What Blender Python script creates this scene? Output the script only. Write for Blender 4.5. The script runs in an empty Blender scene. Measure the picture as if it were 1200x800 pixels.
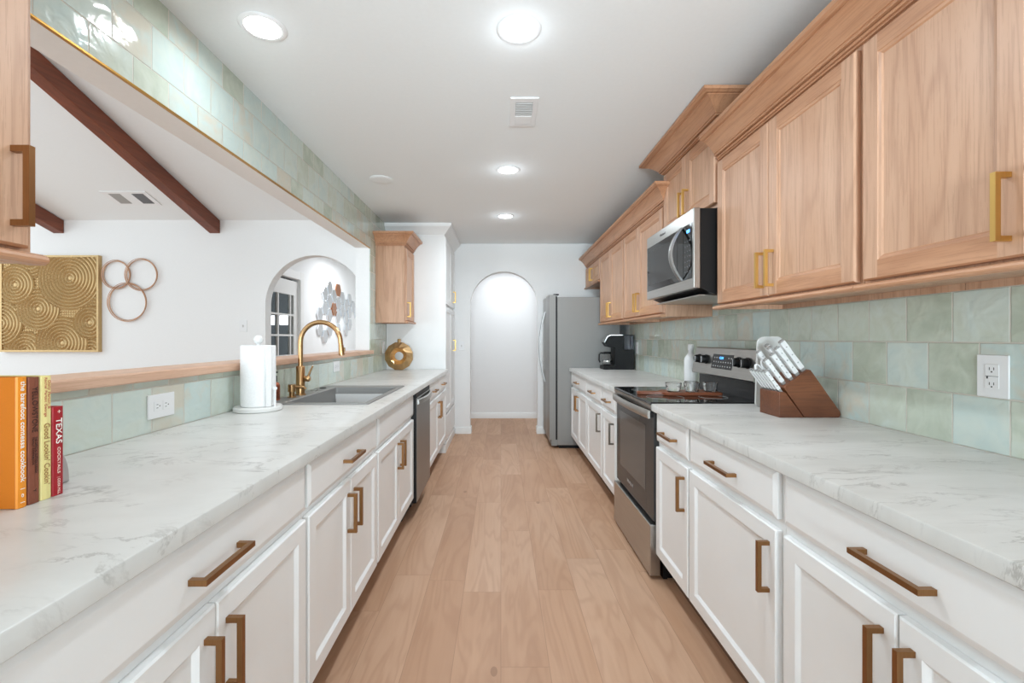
import bpy, bmesh, math, random
from mathutils import Vector, Matrix
R = math.radians
random.seed(7)
S = bpy.context.scene
COL = S.collection

# ------------------------------------------------------------------ camera, world, exposure
cd = bpy.data.cameras.new('camera'); cam = bpy.data.objects.new('camera', cd); COL.objects.link(cam)
cam.location = (0, 0, 1.25); cam.rotation_euler = (R(90), 0, 0)
cd.sensor_width = 36; cd.lens = 533 / 1200 * 36
cd.shift_x = 13 / 1200; cd.shift_y = -4 / 1200
cd.clip_start = 0.02
S.camera = cam
S.view_settings.view_transform = 'Standard'
S.view_settings.look = 'None'
S.view_settings.gamma = 1
S.view_settings.use_curve_mapping = False
S.view_settings.exposure = 0.76

w = bpy.data.worlds.new('world'); S.world = w; w.use_nodes = True
bg = w.node_tree.nodes['Background']
COOL = (0.855, 1.0, 1.085)
bg.inputs[0].default_value = COOL + (1,); bg.inputs[1].default_value = 0.68

def area(name, loc, rot, sx, sy, power, col=COOL, spread=180):
    l = bpy.data.lights.new(name, 'AREA'); l.shape = 'RECTANGLE'; l.size = sx; l.size_y = sy
    l.energy = power; l.color = col; l.spread = R(spread)
    o = bpy.data.objects.new(name, l); COL.objects.link(o); o.location = loc; o.rotation_euler = rot
    return o
# added fill lights without fixture or window: living room, kitchen ceiling, both halls
area('living_side_fill', (-6.4, 3.2, 1.6), (0, R(-90), 0), 2.0, 1.8, 12, (0.92, 1, 1.05))  # added side light raking the living room wall
area('living_up_fill', (-4.2, -1.0, 1.2), (R(180 - 35), 0, 0), 1.5, 1.0, 37, (0.92, 1, 1.05))  # added light aimed up to brighten the vaulted ceiling
area('ceiling_fill', (0.1, -2.6, 1.15), (R(109), 0, 0), 1.2, 0.8, 24, COOL, 75)  # added behind the camera to lift the kitchen ceiling and far end
area('rear_hall_fill', (0.1, 6.55, 2.30), (0, 0, 0), 0.5, 0.5, 5, (0.95, 1, 1.06))  # added fill, brightens the rear hall
area('side_hall_fill', (-2.0, 7.0, 2.44), (0, 0, 0), 0.5, 0.5, 11, (0.95, 1, 1.06))  # added fill, brightens the side hall and mirror wall
LAMP_W = 5.8

# ------------------------------------------------------------------ materials
def lin(c):
    return tuple(((x / 255) / 12.92 if x / 255 <= 0.04045 else ((x / 255 + 0.055) / 1.055) ** 2.4) for x in c) + (1,)
class NT:
    def __init__(s, name):
        s.m = bpy.data.materials.new(name); s.m.use_nodes = True; s.t = s.m.node_tree
        s.b = s.t.nodes['Principled BSDF']
    def n(s, typ, **kw):
        nd = s.t.nodes.new(typ)
        for k, v in kw.items():
            if k.startswith('i_'):
                k = k[2:]
                nd.inputs[int(k) if k.isdigit() else k.replace('_', ' ')].default_value = v
            else: setattr(nd, k, v)
        return nd
    def l(s, a, b): s.t.links.new(a, b)
    def math(s, op, a, b=None, c=None):
        nd = s.n('ShaderNodeMath', operation=op)
        for i, x in enumerate((a, b, c)):
            if x is None: continue
            if isinstance(x, (int, float)): nd.inputs[i].default_value = x
            else: s.l(x, nd.inputs[i])
        return nd.outputs[0]
    def ramp(s, fac, stops):
        nd = s.n('ShaderNodeValToRGB'); e = nd.color_ramp.elements
        while len(e) < len(stops): e.new(0.5)
        for i, (p, c) in enumerate(stops): e[i].position = p; e[i].color = c
        s.l(fac, nd.inputs[0]); return nd.outputs[0]
    def mix(s, fac, a, b, blend='MIX'):
        nd = s.n('ShaderNodeMix', data_type='RGBA', blend_type=blend)
        for sock, x in ((nd.inputs[0], fac), (nd.inputs[6], a), (nd.inputs[7], b)):
            if isinstance(x, (int, float, tuple)): sock.default_value = x
            else: s.l(x, sock)
        return nd.outputs[2]
    def bump(s, h, strength=0.3, dist=0.002):
        nd = s.n('ShaderNodeBump'); nd.inputs['Strength'].default_value = strength; nd.inputs['Distance'].default_value = dist
        s.l(h, nd.inputs['Height']); s.l(nd.outputs[0], s.b.inputs['Normal'])

def plain(name, rgb, rough=0.5, metal=0.0, noise=0.0, nscale=40, bump=0.0, **kw):
    t = NT(name); c = lin(rgb); b = t.b
    b.inputs['Roughness'].default_value = rough; b.inputs['Metallic'].default_value = metal
    for k, v in kw.items(): b.inputs[k.replace('_', ' ')].default_value = v
    co = t.n('ShaderNodeTexCoord')
    nz = t.n('ShaderNodeTexNoise', i_Scale=nscale, i_Detail=3.0); t.l(co.outputs['Object'], nz.inputs['Vector'])
    k = noise
    t.l(t.ramp(nz.outputs[0], [(0.3, tuple(x * (1 - k) for x in c[:3]) + (1,)), (0.7, tuple(min(1, x * (1 + k)) for x in c[:3]) + (1,))]), b.inputs['Base Color'])
    if bump: t.bump(nz.outputs[0], bump, 0.002)
    return t.m

def wood(name, dark, mid, light, axis, rough=0.42, fine=1.0, sc=1.0, contrast=1.0):
    """axis: direction of the grain"""
    t = NT(name); co = t.n('ShaderNodeTexCoord'); oi = t.n('ShaderNodeObjectInfo')
    ad = t.n('ShaderNodeVectorMath', operation='ADD'); t.l(co.outputs['Object'], ad.inputs[0])
    ml = t.n('ShaderNodeVectorMath', operation='SCALE'); t.l(oi.outputs['Location'], ml.inputs[0]); ml.inputs['Scale'].default_value = 1.7
    t.l(ml.outputs[0], ad.inputs[1])
    def mapped(across, along):
        m = t.n('ShaderNodeMapping'); s = [across] * 3; s['xyz'.index(axis)] = along
        m.inputs['Scale'].default_value = s; t.l(ad.outputs[0], m.inputs['Vector']); return m.outputs[0]
    n1 = t.n('ShaderNodeTexNoise', i_Scale=1.0, i_Detail=2.0, i_Distortion=0.4); t.l(mapped(5.5 * sc, 0.55 * sc), n1.inputs['Vector'])
    rings = t.math('SINE', t.math('MULTIPLY', n1.outputs[0], 60.0))
    rings = t.math('MULTIPLY_ADD', rings, 0.5, 0.5)
    rings = t.math('POWER', rings, 4.0)
    n2 = t.n('ShaderNodeTexNoise', i_Scale=1.0, i_Detail=4.0, i_Roughness=0.65); t.l(mapped(170 * fine, 5), n2.inputs['Vector'])
    n3 = t.n('ShaderNodeTexNoise', i_Scale=1.0, i_Detail=2.0); t.l(mapped(9, 1.2), n3.inputs['Vector'])
    base = t.ramp(n3.outputs[0], [(0.3, lin(mid)), (0.7, lin(light))])
    c1 = t.mix(t.math('MULTIPLY', rings, 0.22 * contrast), base, lin(dark))
    pores = t.math('MULTIPLY', t.math('GREATER_THAN', n2.outputs[0], 0.55), 0.20 * contrast)
    c2 = t.mix(pores, c1, lin(dark))
    t.l(c2, t.b.inputs['Base Color']); t.b.inputs['Roughness'].default_value = rough
    t.bump(n2.outputs[0], 0.06, 0.001)
    return t.m

def tilemat(name, stops, rough=0.12):
    t = NT(name); g = t.n('ShaderNodeNewGeometry'); sp = t.n('ShaderNodeSeparateXYZ'); t.l(g.outputs['Position'], sp.inputs[0])
    TW, TH = 0.1655, 0.162
    row = t.math('DIVIDE', t.math('SUBTRACT', sp.outputs[2], 0.912), TH)
    rid = t.math('FLOOR', row)
    off = t.math('MULTIPLY', t.math('PINGPONG', rid, 1.0), 0.5)
    cx = t.math('ADD', t.math('DIVIDE', t.math('SUBTRACT', sp.outputs[1], 1.293), TW), off)
    cid = t.math('FLOOR', cx)
    fu = t.math('SUBTRACT', cx, cid); fv = t.math('SUBTRACT', row, rid)
    eu = t.math('MULTIPLY', t.math('MINIMUM', fu, t.math('SUBTRACT', 1.0, fu)), TW)
    ev = t.math('MULTIPLY', t.math('MINIMUM', fv, t.math('SUBTRACT', 1.0, fv)), TH)
    wob = t.n('ShaderNodeTexNoise', i_Scale=30.0); t.l(g.outputs['Position'], wob.inputs['Vector'])
    e = t.math('ADD', t.math('MINIMUM', eu, ev), t.math('MULTIPLY', t.math('SUBTRACT', wob.outputs[0], 0.5), 0.0022))
    tile = t.math('SMOOTH_MIN', t.math('MULTIPLY', t.math('SUBTRACT', e, 0.0018), 800.0), 1.0, 0.1)
    tile = t.math('MAXIMUM', tile, 0.0)
    cv = t.n('ShaderNodeCombineXYZ'); t.l(rid, cv.inputs[0]); t.l(cid, cv.inputs[1]); t.l(t.math('SIGN', sp.outputs[0]), cv.inputs[2])
    wn = t.n('ShaderNodeTexWhiteNoise', noise_dimensions='3D'); t.l(cv.outputs[0], wn.inputs['Vector'])
    cl = t.n('ShaderNodeTexNoise', i_Scale=9.0, i_Detail=4.0, i_Distortion=1.2); t.l(g.outputs['Position'], cl.inputs['Vector'])
    fac = t.math('ADD', wn.outputs['Value'], t.math('MULTIPLY', t.math('SUBTRACT', cl.outputs[0], 0.5), 0.75))
    col = t.ramp(fac, [(p, lin(c)) for p, c in stops])
    grout = t.n('ShaderNodeRGB'); grout.outputs[0].default_value = lin((214, 210, 198))
    t.l(t.mix(tile, grout.outputs[0], col), t.b.inputs['Base Color'])
    t.l(t.math('MULTIPLY_ADD', tile, rough - 0.7, 0.7), t.b.inputs['Roughness'])
    # handmade glaze: each tile tilts and ripples a little
    rip = t.n('ShaderNodeTexNoise', i_Scale=14.0, i_Detail=2.0, i_Distortion=0.6); t.l(g.outputs['Position'], rip.inputs['Vector'])
    wn2 = t.n('ShaderNodeSeparateColor'); t.l(wn.outputs['Color'], wn2.inputs[0])
    tilt = t.math('ADD', t.math('MULTIPLY', t.math('SUBTRACT', wn2.outputs[0], 0.5), fu), t.math('MULTIPLY', t.math('SUBTRACT', wn2.outputs[1], 0.5), fv))
    h = t.math('ADD', t.math('ADD', t.math('MULTIPLY', rip.outputs[0], 1.6), tilt), t.math('MULTIPLY', tile, 0.9))
    t.bump(h, 0.8, 0.003)
    return t.m

def marble(name, ang, stretch):
    t = NT(name); g = t.n('ShaderNodeNewGeometry')
    m = t.n('ShaderNodeMapping'); m.inputs['Rotation'].default_value = (0, 0, R(ang)); m.inputs['Scale'].default_value = (1, stretch, 1)
    t.l(g.outputs['Position'], m.inputs['Vector'])
    wv = t.n('ShaderNodeTexNoise', i_Scale=3.6, i_Detail=9.0, i_Roughness=0.66, i_Distortion=0.9); t.l(m.outputs[0], wv.inputs['Vector'])
    v = t.math('ABSOLUTE', t.math('SUBTRACT', wv.outputs[0], 0.5))
    v = t.math('SUBTRACT', 1.0, t.math('MINIMUM', t.math('MULTIPLY', v, 34.0), 1.0))
    mk = t.n('ShaderNodeTexNoise', i_Scale=4.6, i_Detail=4.0); t.l(m.outputs[0], mk.inputs['Vector'])
    msk = t.ramp(mk.outputs[0], [(0.45, (0, 0, 0, 1)), (0.68, (1, 1, 1, 1))])
    v = t.math('MULTIPLY', v, msk)
    cl = t.n('ShaderNodeTexNoise', i_Scale=1.6, i_Detail=6.0, i_Roughness=0.6); t.l(m.outputs[0], cl.inputs['Vector'])
    base = t.ramp(cl.outputs[0], [(0.35, lin((205, 203, 198))), (0.6, lin((221, 219, 215)))])
    t.l(t.mix(t.math('MULTIPLY', v, 0.75), base, lin((150, 145, 138))), t.b.inputs['Base Color'])
    t.b.inputs['Roughness'].default_value = 0.3
    return t.m

def floormat():
    t = NT('oak_plank_floor'); g = t.n('ShaderNodeNewGeometry'); sp = t.n('ShaderNodeSeparateXYZ'); t.l(g.outputs['Position'], sp.inputs[0])
    PW, PL = 0.185, 1.22
    cx = t.math('DIVIDE', sp.outputs[0], PW); ci = t.math('FLOOR', cx)
    w1 = t.n('ShaderNodeTexWhiteNoise', noise_dimensions='1D'); t.l(ci, w1.inputs['W'])
    cy = t.math('ADD', t.math('DIVIDE', sp.outputs[1], PL), w1.outputs['Value']); ri = t.math('FLOOR', cy)
    cv = t.n('ShaderNodeCombineXYZ'); t.l(ci, cv.inputs[0]); t.l(ri, cv.inputs[1])
    wn = t.n('ShaderNodeTexWhiteNoise', noise_dimensions='2D'); t.l(cv.outputs[0], wn.inputs['Vector'])
    fu = t.math('SUBTRACT', cx, ci); fv = t.math('SUBTRACT', cy, ri)
    eu = t.math('MULTIPLY', t.math('MINIMUM', fu, t.math('SUBTRACT', 1.0, fu)), PW)
    ev = t.math('MULTIPLY', t.math('MINIMUM', fv, t.math('SUBTRACT', 1.0, fv)), PL)
    seam = t.math('LESS_THAN', t.math('MINIMUM', eu, ev), 0.0010)
    po = t.n('ShaderNodeVectorMath', operation='MULTIPLY_ADD'); t.l(wn.outputs['Color'], po.inputs[0]); po.inputs[1].default_value = (7, 7, 7); t.l(g.outputs['Position'], po.inputs[2])
    def mp(ac, al):
        m = t.n('ShaderNodeMapping'); m.inputs['Scale'].default_value = (ac, al, 1); t.l(po.outputs[0], m.inputs['Vector']); return m.outputs[0]
    n1 = t.n('ShaderNodeTexNoise', i_Scale=1.0, i_Detail=3.0, i_Distortion=0.7); t.l(mp(5, 0.8), n1.inputs['Vector'])
    rings = t.math('POWER', t.math('MULTIPLY_ADD', t.math('SINE', t.math('MULTIPLY', n1.outputs[0], 55.0)), 0.5, 0.5), 2.0)
    n2 = t.n('ShaderNodeTexNoise', i_Scale=1.0, i_Detail=5.0, i_Roughness=0.6); t.l(mp(60, 3), n2.inputs['Vector'])
    n3 = t.n('ShaderNodeTexNoise', i_Scale=1.0, i_Detail=3.0); t.l(mp(4, 0.9), n3.inputs['Vector'])
    fac = t.math('ADD', t.math('MULTIPLY', wn.outputs['Value'], 0.35), t.math('MULTIPLY', n3.outputs[0], 0.8))
    base = t.ramp(fac, [(0.25, lin((178, 136, 106))), (0.55, lin((196, 154, 123))), (0.85, lin((208, 170, 142)))])
    c = t.mix(t.math('MULTIPLY', rings, 0.2), base, lin((150, 104, 74)))
    c = t.mix(t.math('MULTIPLY', t.math('SUBTRACT', n2.outputs[0], 0.3), 0.35), c, lin((160, 116, 86)))
    kn = t.n('ShaderNodeTexVoronoi', i_Scale=1.0); t.l(mp(2.6, 1.3), kn.inputs['Vector'])
    kf = t.math('MULTIPLY', t.math('LESS_THAN', kn.outputs['Distance'], 0.035), 0.45)
    c = t.mix(kf, c, lin((120, 80, 55)))
    c = t.mix(t.math('MULTIPLY', seam, 0.45), c, lin((120, 84, 60)))
    t.l(c, t.b.inputs['Base Color']); t.b.inputs['Roughness'].default_value = 0.5
    t.bump(n2.outputs[0], 0.05, 0.001)
    return t.m

def steel(name, rgb, rough, axis='y', metal=1.0):
    t = NT(name); co = t.n('ShaderNodeTexCoord'); m = t.n('ShaderNodeMapping'); s = [260] * 3; s['xyz'.index(axis)] = 3
    m.inputs['Scale'].default_value = s; t.l(co.outputs['Object'], m.inputs['Vector'])
    nz = t.n('ShaderNodeTexNoise', i_Scale=1.0, i_Detail=3.0); t.l(m.outputs[0], nz.inputs['Vector'])
    c = lin(rgb)
    t.l(t.ramp(nz.outputs[0], [(0.3, tuple(x * 0.93 for x in c[:3]) + (1,)), (0.7, tuple(min(1, x * 1.05) for x in c[:3]) + (1,))]), t.b.inputs['Base Color'])
    t.b.inputs['Metallic'].default_value = metal; t.b.inputs['Roughness'].default_value = rough
    t.bump(nz.outputs[0], 0.03, 0.0005)
    return t.m

def emit(name, rgb, strength):
    t = NT(name); c = lin(rgb)
    t.b.inputs['Base Color'].default_value = c; t.b.inputs['Emission Color'].default_value = c; t.b.inputs['Emission Strength'].default_value = strength
    return t.m
def glass(name, rgb=(255, 255, 255), rough=0.0, ior=1.45):
    t = NT(name); t.b.inputs['Base Color'].default_value = lin(rgb); t.b.inputs['Transmission Weight'].default_value = 1
    t.b.inputs['Roughness'].default_value = rough; t.b.inputs['IOR'].default_value = ior
    return t.m

M = dict(
    wall=plain('wall_paint', (244, 244, 243), 0.85, noise=0.01, nscale=60, bump=0.05),
    ceil=plain('ceiling_paint', (241, 243, 243), 0.9, noise=0.008, nscale=60),
    trim=plain('white_trim_paint', (240, 239, 236), 0.4),
    cab=plain('white_cabinet_paint', (243, 243, 242), 0.32, noise=0.006, nscale=12),
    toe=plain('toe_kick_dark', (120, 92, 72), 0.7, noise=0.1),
    dark=plain('dark_gap', (18, 17, 17), 0.6),
    woodv=wood('oak_vertical', (142, 94, 66), (198, 154, 124), (210, 169, 140), 'z', sc=1.3),
    woodh=wood('oak_horizontal', (142, 90, 58), (190, 138, 102), (204, 155, 121), 'y', sc=1.3),
    woodx=wood('oak_crosswise', (142, 90, 58), (190, 138, 102), (204, 155, 121), 'x', sc=1.3),
    ledge=wood('oak_ledge', (170, 122, 92), (216, 172, 144), (227, 190, 164), 'y'),
    beam=wood('mahogany_beam', (52, 24, 14), (112, 56, 34), (134, 70, 44), 'y', 0.5),
    walnut=wood('walnut_block', (52, 26, 14), (104, 58, 34), (130, 78, 48), 'x', 0.4, sc=2.5),
    board=wood('walnut_board', (70, 34, 20), (122, 66, 40), (140, 80, 52), 'x', 0.4, sc=2.5),
    bronze=steel('bronze_pull', (152, 112, 74), 0.36, 'z'),
    gold=steel('gold_pull', (220, 181, 108), 0.36, 'z'),
    greyrefl=steel('grey_reflection_pull', (120, 112, 104), 0.35, 'z'),  # grey reflection on the metal put into the colour
    fgold=steel('brushed_gold_faucet', (190, 152, 108), 0.28, 'z'),
    vgold=plain('antique_gold', (192, 158, 114), 0.36, 1.0, noise=0.12, nscale=30),
    agold=plain('relief_gold', (198, 168, 120), 0.42, 0.55, noise=0.06, nscale=60),
    rgold=plain('ring_rose_gold', (200, 158, 128), 0.4, 0.6),
    brass=plain('brass_strip', (190, 142, 66), 0.3, 1.0),
    steel=steel('stainless', (182, 180, 176), 0.3, 'y'),
    steelz=steel('stainless_upright', (158, 157, 155), 0.42, 'z'),
    sinks=steel('sink_steel', (158, 157, 155), 0.5, 'x', 0.6),
    capsteel=plain('cap_steel', (176, 174, 172), 0.3, 0.4), keys=plain('key_print', (105, 105, 108), 0.5),
    chrome=plain('chrome', (215, 215, 215), 0.1, 1.0),
    fside=plain('fridge_side_grey', (146, 145, 142), 0.5, 0.1, noise=0.02, nscale=200),
    black=plain('black_plastic', (14, 14, 15), 0.45, Specular_IOR_Level=0.3),
    bglass=plain('black_glass', (10, 10, 11), 0.04),
    ovenglass=plain('oven_glass', (66, 65, 65), 0.12, 0.0, Specular_IOR_Level=0.12),
    ovenwin=plain('oven_window', (96, 94, 92), 0.08, 0.0, Specular_IOR_Level=0.15),
    white=plain('white_plastic', (240, 240, 240), 0.35),
    offw=plain('off_white_plastic', (205, 204, 202), 0.5),  # slightly greyer white for toggles and vent slats
    slot=plain('slot_dark', (50, 48, 46), 0.6),
    paper=plain('paper_towel', (240, 239, 238), 0.95, noise=0.03, nscale=140, bump=0.4),
    marbw=plain('white_marble', (226, 225, 222), 0.35, noise=0.04, nscale=9),
    gstone=plain('grey_stone', (178, 172, 170), 0.5, noise=0.05, nscale=25),
    grille=plain('grille_grey', (165, 163, 160), 0.6),
    mirror=plain('mirror', (225, 227, 230), 0.06, 1.0),
    copmir=plain('copper_mirror', (190, 130, 95), 0.12, 1.0),
    glass=glass('clear_glass'), pane=glass('door_pane_glass', (235, 238, 238), 0.0, 1.2),
    tank=glass('tank_plastic', (175, 182, 190), 0.12, 1.3),
    lamp=emit('lamp_diffuser', (255, 250, 240), 9.0),
    reflglow=emit('pane_reflection_glow', (235, 242, 255), 2.2),
    digits=emit('clock_blue', (70, 150, 255), 2.5),
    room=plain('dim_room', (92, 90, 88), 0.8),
    orange=plain('orange_cloth', (204, 112, 14), 0.5, noise=0.02, nscale=300),
    orangesp=plain('orange_spine', (240, 146, 32), 0.5),
    brown=plain('brown_leather', (132, 72, 50), 0.6, noise=0.08, nscale=50),
    yellow=plain('yellow_paper', (238, 222, 150), 0.55), red=plain('red_cloth', (164, 22, 34), 0.5),
    pages=plain('book_pages', (232, 222, 200), 0.8),
    ink=plain('dark_ink', (52, 26, 18), 0.7), inkw=plain('white_ink', (250, 246, 236), 0.6), inkb=plain('brown_ink', (160, 112, 58), 0.7),
    inkp=plain('pink_ink', (248, 214, 200), 0.7), inkr=plain('red_ink', (196, 118, 88), 0.7), logo=plain('logo_silver', (205, 205, 205), 0.3, 0.6),
    coral=plain('copper_bottle', (150, 84, 60), 0.3, 0.5, noise=0.5, nscale=60),
)
M['tile_r'] = tilemat('sage_tile', [(0.0, (187, 196, 179)), (0.25, (205, 212, 197)), (0.5, (212, 221, 212)), (0.75, (201, 216, 211)), (1.0, (212, 207, 191))])
M['tile_l'] = M['tile_r']
M['top_l'] = marble('marble_left', 20, 1.6)
M['top_r'] = marble('marble_right', -14, 3.0)
M['floor'] = floormat()

# ------------------------------------------------------------------ mesh builder
class MB:
    def __init__(s): s.v = []; s.f = []; s.m = []
    def add(s, vs, fs, m=0):
        o = len(s.v); s.v += [tuple(v) for v in vs]
        for f in fs: s.f.append([o + i for i in f]); s.m.append(m)
        return s
    def box(s, x0, x1, y0, y1, z0, z1, m=0):
        x0, x1 = min(x0, x1), max(x0, x1); y0, y1 = min(y0, y1), max(y0, y1); z0, z1 = min(z0, z1), max(z0, z1)
        return s.add([(x, y, z) for z in (z0, z1) for y in (y0, y1) for x in (x0, x1)],
                     [(0, 2, 3, 1), (4, 5, 7, 6), (0, 1, 5, 4), (2, 6, 7, 3), (0, 4, 6, 2), (1, 3, 7, 5)], m)
    def prism(s, poly, ax, a0, a1, m=0):
        def p(u, v, a): return {'x': (a, u, v), 'y': (u, a, v), 'z': (u, v, a)}[ax]
        n = len(poly)
        return s.add([p(u, v, a0) for u, v in poly] + [p(u, v, a1) for u, v in poly],
                     [list(range(n)), list(range(n, 2 * n))[::-1]] + [(i, (i + 1) % n, n + (i + 1) % n, n + i) for i in range(n)], m)
    def loops(s, ls, m=0, cap0=True, cap1=True, close=True):
        n = len(ls[0]); vs = [p for l in ls for p in l]; fs = []
        for k in range(len(ls) - 1):
            for i in range(n if close else n - 1):
                j = (i + 1) % n; fs.append((k * n + i, k * n + j, (k + 1) * n + j, (k + 1) * n + i))
        if cap0: fs.append(list(range(n))[::-1])
        if cap1: fs.append([(len(ls) - 1) * n + i for i in range(n)])
        return s.add(vs, fs, m)
    def lathe(s, c, prof, n=32, m=0, ax='z', cap=True):
        def p(r, h, a):
            u, v = r * math.cos(a), r * math.sin(a)
            return {'z': (c[0] + u, c[1] + v, c[2] + h), 'y': (c[0] + u, c[1] + h, c[2] + v), 'x': (c[0] + h, c[1] + u, c[2] + v)}[ax]
        return s.loops([[p(max(r, 1e-4), h, 2 * math.pi * i / n) for i in range(n)] for r, h in prof], m, cap, cap)
    def tube(s, pts, r, n=14, m=0, rs=None):
        pts = [Vector(p) for p in pts]; ls = []; up = None
        for i, p in enumerate(pts):
            t = (pts[min(i + 1, len(pts) - 1)] - pts[max(i - 1, 0)]).normalized()
            if up is None:
                up = Vector((0, 0, 1)) if abs(t.z) < 0.9 else Vector((1, 0, 0))
            sd = t.cross(up).normalized(); up = sd.cross(t).normalized()
            rr = rs[i] if rs else r
            ls.append([p + rr * (math.cos(a) * sd + math.sin(a) * up) for a in (2 * math.pi * k / n for k in range(n))])
        return s.loops(ls, m)
    def ring(s, c, Rr, r, ax='y', n=64, k=8, m=0):
        vs = []; fs = []
        for i in range(n):
            a = 2 * math.pi * i / n
            for j in range(k):
                b = 2 * math.pi * j / k; q = Rr + r * math.cos(b); h = r * math.sin(b); u, v = q * math.cos(a), q * math.sin(a)
                vs.append({'y': (c[0] + u, c[1] + h, c[2] + v), 'z': (c[0] + u, c[1] + v, c[2] + h), 'x': (c[0] + h, c[1] + u, c[2] + v)}[ax])
        for i in range(n):
            for j in range(k):
                fs.append((i * k + j, ((i + 1) % n) * k + j, ((i + 1) % n) * k + (j + 1) % k, i * k + (j + 1) % k))
        return s.add(vs, fs, m)
    def sweep(s, path, prof, side=1, m=0):
        """profile (out, z) swept along an XY polyline with mitred corners; side picks which hand is 'out'"""
        P = [Vector(p) for p in path]; ls = []
        for i, p in enumerate(P):
            ns = []
            for a, b in ((i - 1, i), (i, i + 1)):
                if a >= 0 and b < len(P):
                    d = (P[b] - P[a]).normalized(); ns.append(Vector((d.y, -d.x)) * side)
            if len(ns) == 2:
                mm = (ns[0] + ns[1]).normalized(); mm /= max(0.2, mm.dot(ns[0]))
            else: mm = ns[0]
            ls.append([(p.x + mm.x * o, p.y + mm.y * o, z) for o, z in prof])
        return s.loops(ls, m)
    def build(s, name, mats, parent=None, origin=None, smooth=40, bevel=0):
        root = parent
        while root is not None and root.parent: root = root.parent
        off = Vector(root['_o']) if root is not None else Vector(origin or (0, 0, 0))
        me = bpy.data.meshes.new(name)
        me.from_pydata([tuple(Vector(v) - off) for v in s.v], [], s.f)
        for p, mi in zip(me.polygons, s.m): p.material_index = mi
        bm = bmesh.new(); bm.from_mesh(me); bmesh.ops.recalc_face_normals(bm, faces=bm.faces); bm.to_mesh(me); bm.free()
        for mt in (mats if isinstance(mats, (list, tuple)) else [mats]): me.materials.append(M[mt] if isinstance(mt, str) else mt)
        if smooth:
            me.polygons.foreach_set('use_smooth', [True] * len(me.polygons)); me.set_sharp_from_angle(angle=R(smooth))
        me.update()
        o = bpy.data.objects.new(name, me); COL.objects.link(o)
        if parent is not None: o.parent = parent
        else: o.location = off; o['_o'] = tuple(off)
        if bevel:
            b = o.modifiers.new('bevel', 'BEVEL'); b.width = bevel; b.segments = 2; b.limit_method = 'ANGLE'; b.angle_limit = R(50)
        return o
def tag(o, label, cat, group=None):
    o['label'] = label; o['category'] = cat
    if group: o['group'] = group
    return o
def thing(name, loc, label, cat, group=None):
    o = bpy.data.objects.new(name, None); COL.objects.link(o); o.location = loc; o['_o'] = tuple(loc); o.empty_display_size = 0.05
    return tag(o, label, cat, group)
def struct(name, mb, mats, **kw):
    o = mb.build(name, mats, **kw); o['kind'] = 'structure'; return o
def copy_thing(src, loc, label):
    c = src.copy(); COL.objects.link(c); c.location = loc; c['_o'] = tuple(loc); c['label'] = label
    for ch in list(src.children):
        d = ch.copy(); COL.objects.link(d); d.parent = c
        for g in list(ch.children):
            e = g.copy(); COL.objects.link(e); e.parent = d
    return c
def text(name, body, size, mat, parent, world_m, ext=0.0003, align='LEFT', width=None):
    cu = bpy.data.curves.new(name, 'FONT'); cu.body = body; cu.size = size; cu.extrude = ext; cu.align_x = align; cu.align_y = 'CENTER'
    tmp = bpy.data.objects.new(name + '_tmp', cu); COL.objects.link(tmp)
    dg = bpy.context.evaluated_depsgraph_get(); me = bpy.data.meshes.new_from_object(tmp.evaluated_get(dg))
    bpy.data.objects.remove(tmp); bpy.data.curves.remove(cu)
    if width:
        xs = [v.co.x for v in me.vertices]; k = width / (max(xs) - min(xs)); me.transform(Matrix.Diagonal((k, 1, 1, 1)))
    root = parent
    while root.parent: root = root.parent
    me.transform(Matrix.Translation(-Vector(root['_o'])) @ world_m)
    me.materials.clear(); me.materials.append(M[mat]); me.name = name
    o = bpy.data.objects.new(name, me); COL.objects.link(o); o.parent = parent
    return o
def frame(o, xd, yd):
    """matrix whose X axis runs along xd (reading direction) and Y along yd"""
    xd = Vector(xd).normalized(); yd = Vector(yd).normalized(); zd = xd.cross(yd)
    m = Matrix((xd, yd, zd)).transposed().to_4x4(); m.translation = Vector(o); return m

# ------------------------------------------------------------------ key dimensions
H = 2.482; CT = 0.912
XL, XR = -1.247, 1.448          # tile faces
LF, RF = -0.573, 0.775          # worktop fronts
YB = 5.95                       # rear kitchen wall
Y0 = -1.6
LW = -1.387                     # living side of the left wall
YV = 4.75                       # living room end wall
SL = 0.318                      # slope of the vaulted ceiling

# ------------------------------------------------------------------ setting
struct('floor', MB().box(-6.7, 1.7, Y0, 9.3, -0.06, 0), 'floor', smooth=0)
struct('ceiling', MB().box(XL - 0.008, 1.56, Y0, YB, H, H + 0.06), 'ceil', smooth=0)
struct('ceiling_hall', MB().box(LW - 1.5, LW, YV + 0.12, 9.0, H, H + 0.06).box(LW, 1.56, YB, 7.2, H, H + 0.06), 'ceil', smooth=0)
zt = H + SL * (YV - Y0)
struct('ceiling_vault', MB().add([(-6.6, YV, H), (LW, YV, H), (LW, Y0, zt), (-6.6, Y0, zt), (-6.6, YV, H + .08), (LW, YV, H + .08), (LW, Y0, zt + .08), (-6.6, Y0, zt + .08)],
       [(0, 1, 2, 3), (4, 7, 6, 5), (0, 4, 5, 1), (1, 5, 6, 2), (2, 6, 7, 3), (3, 7, 4, 0)]), 'ceil', smooth=0)
struct('wall_right', MB().box(XR + 0.008, XR + 0.11, Y0, 7.2, 0, H), 'wall', smooth=0)
YO0, YO1 = 0.95, 4.34           # pass-through opening
ZS, ZH = 1.099, 2.11
wl = MB()
wl.box(LW, XL - .008, Y0, YO0, 0, 4.6); wl.box(LW, XL - .008, YO1, 7.2, 0, 4.6)
struct('wall_left', wl, 'wall', smooth=0)
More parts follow.
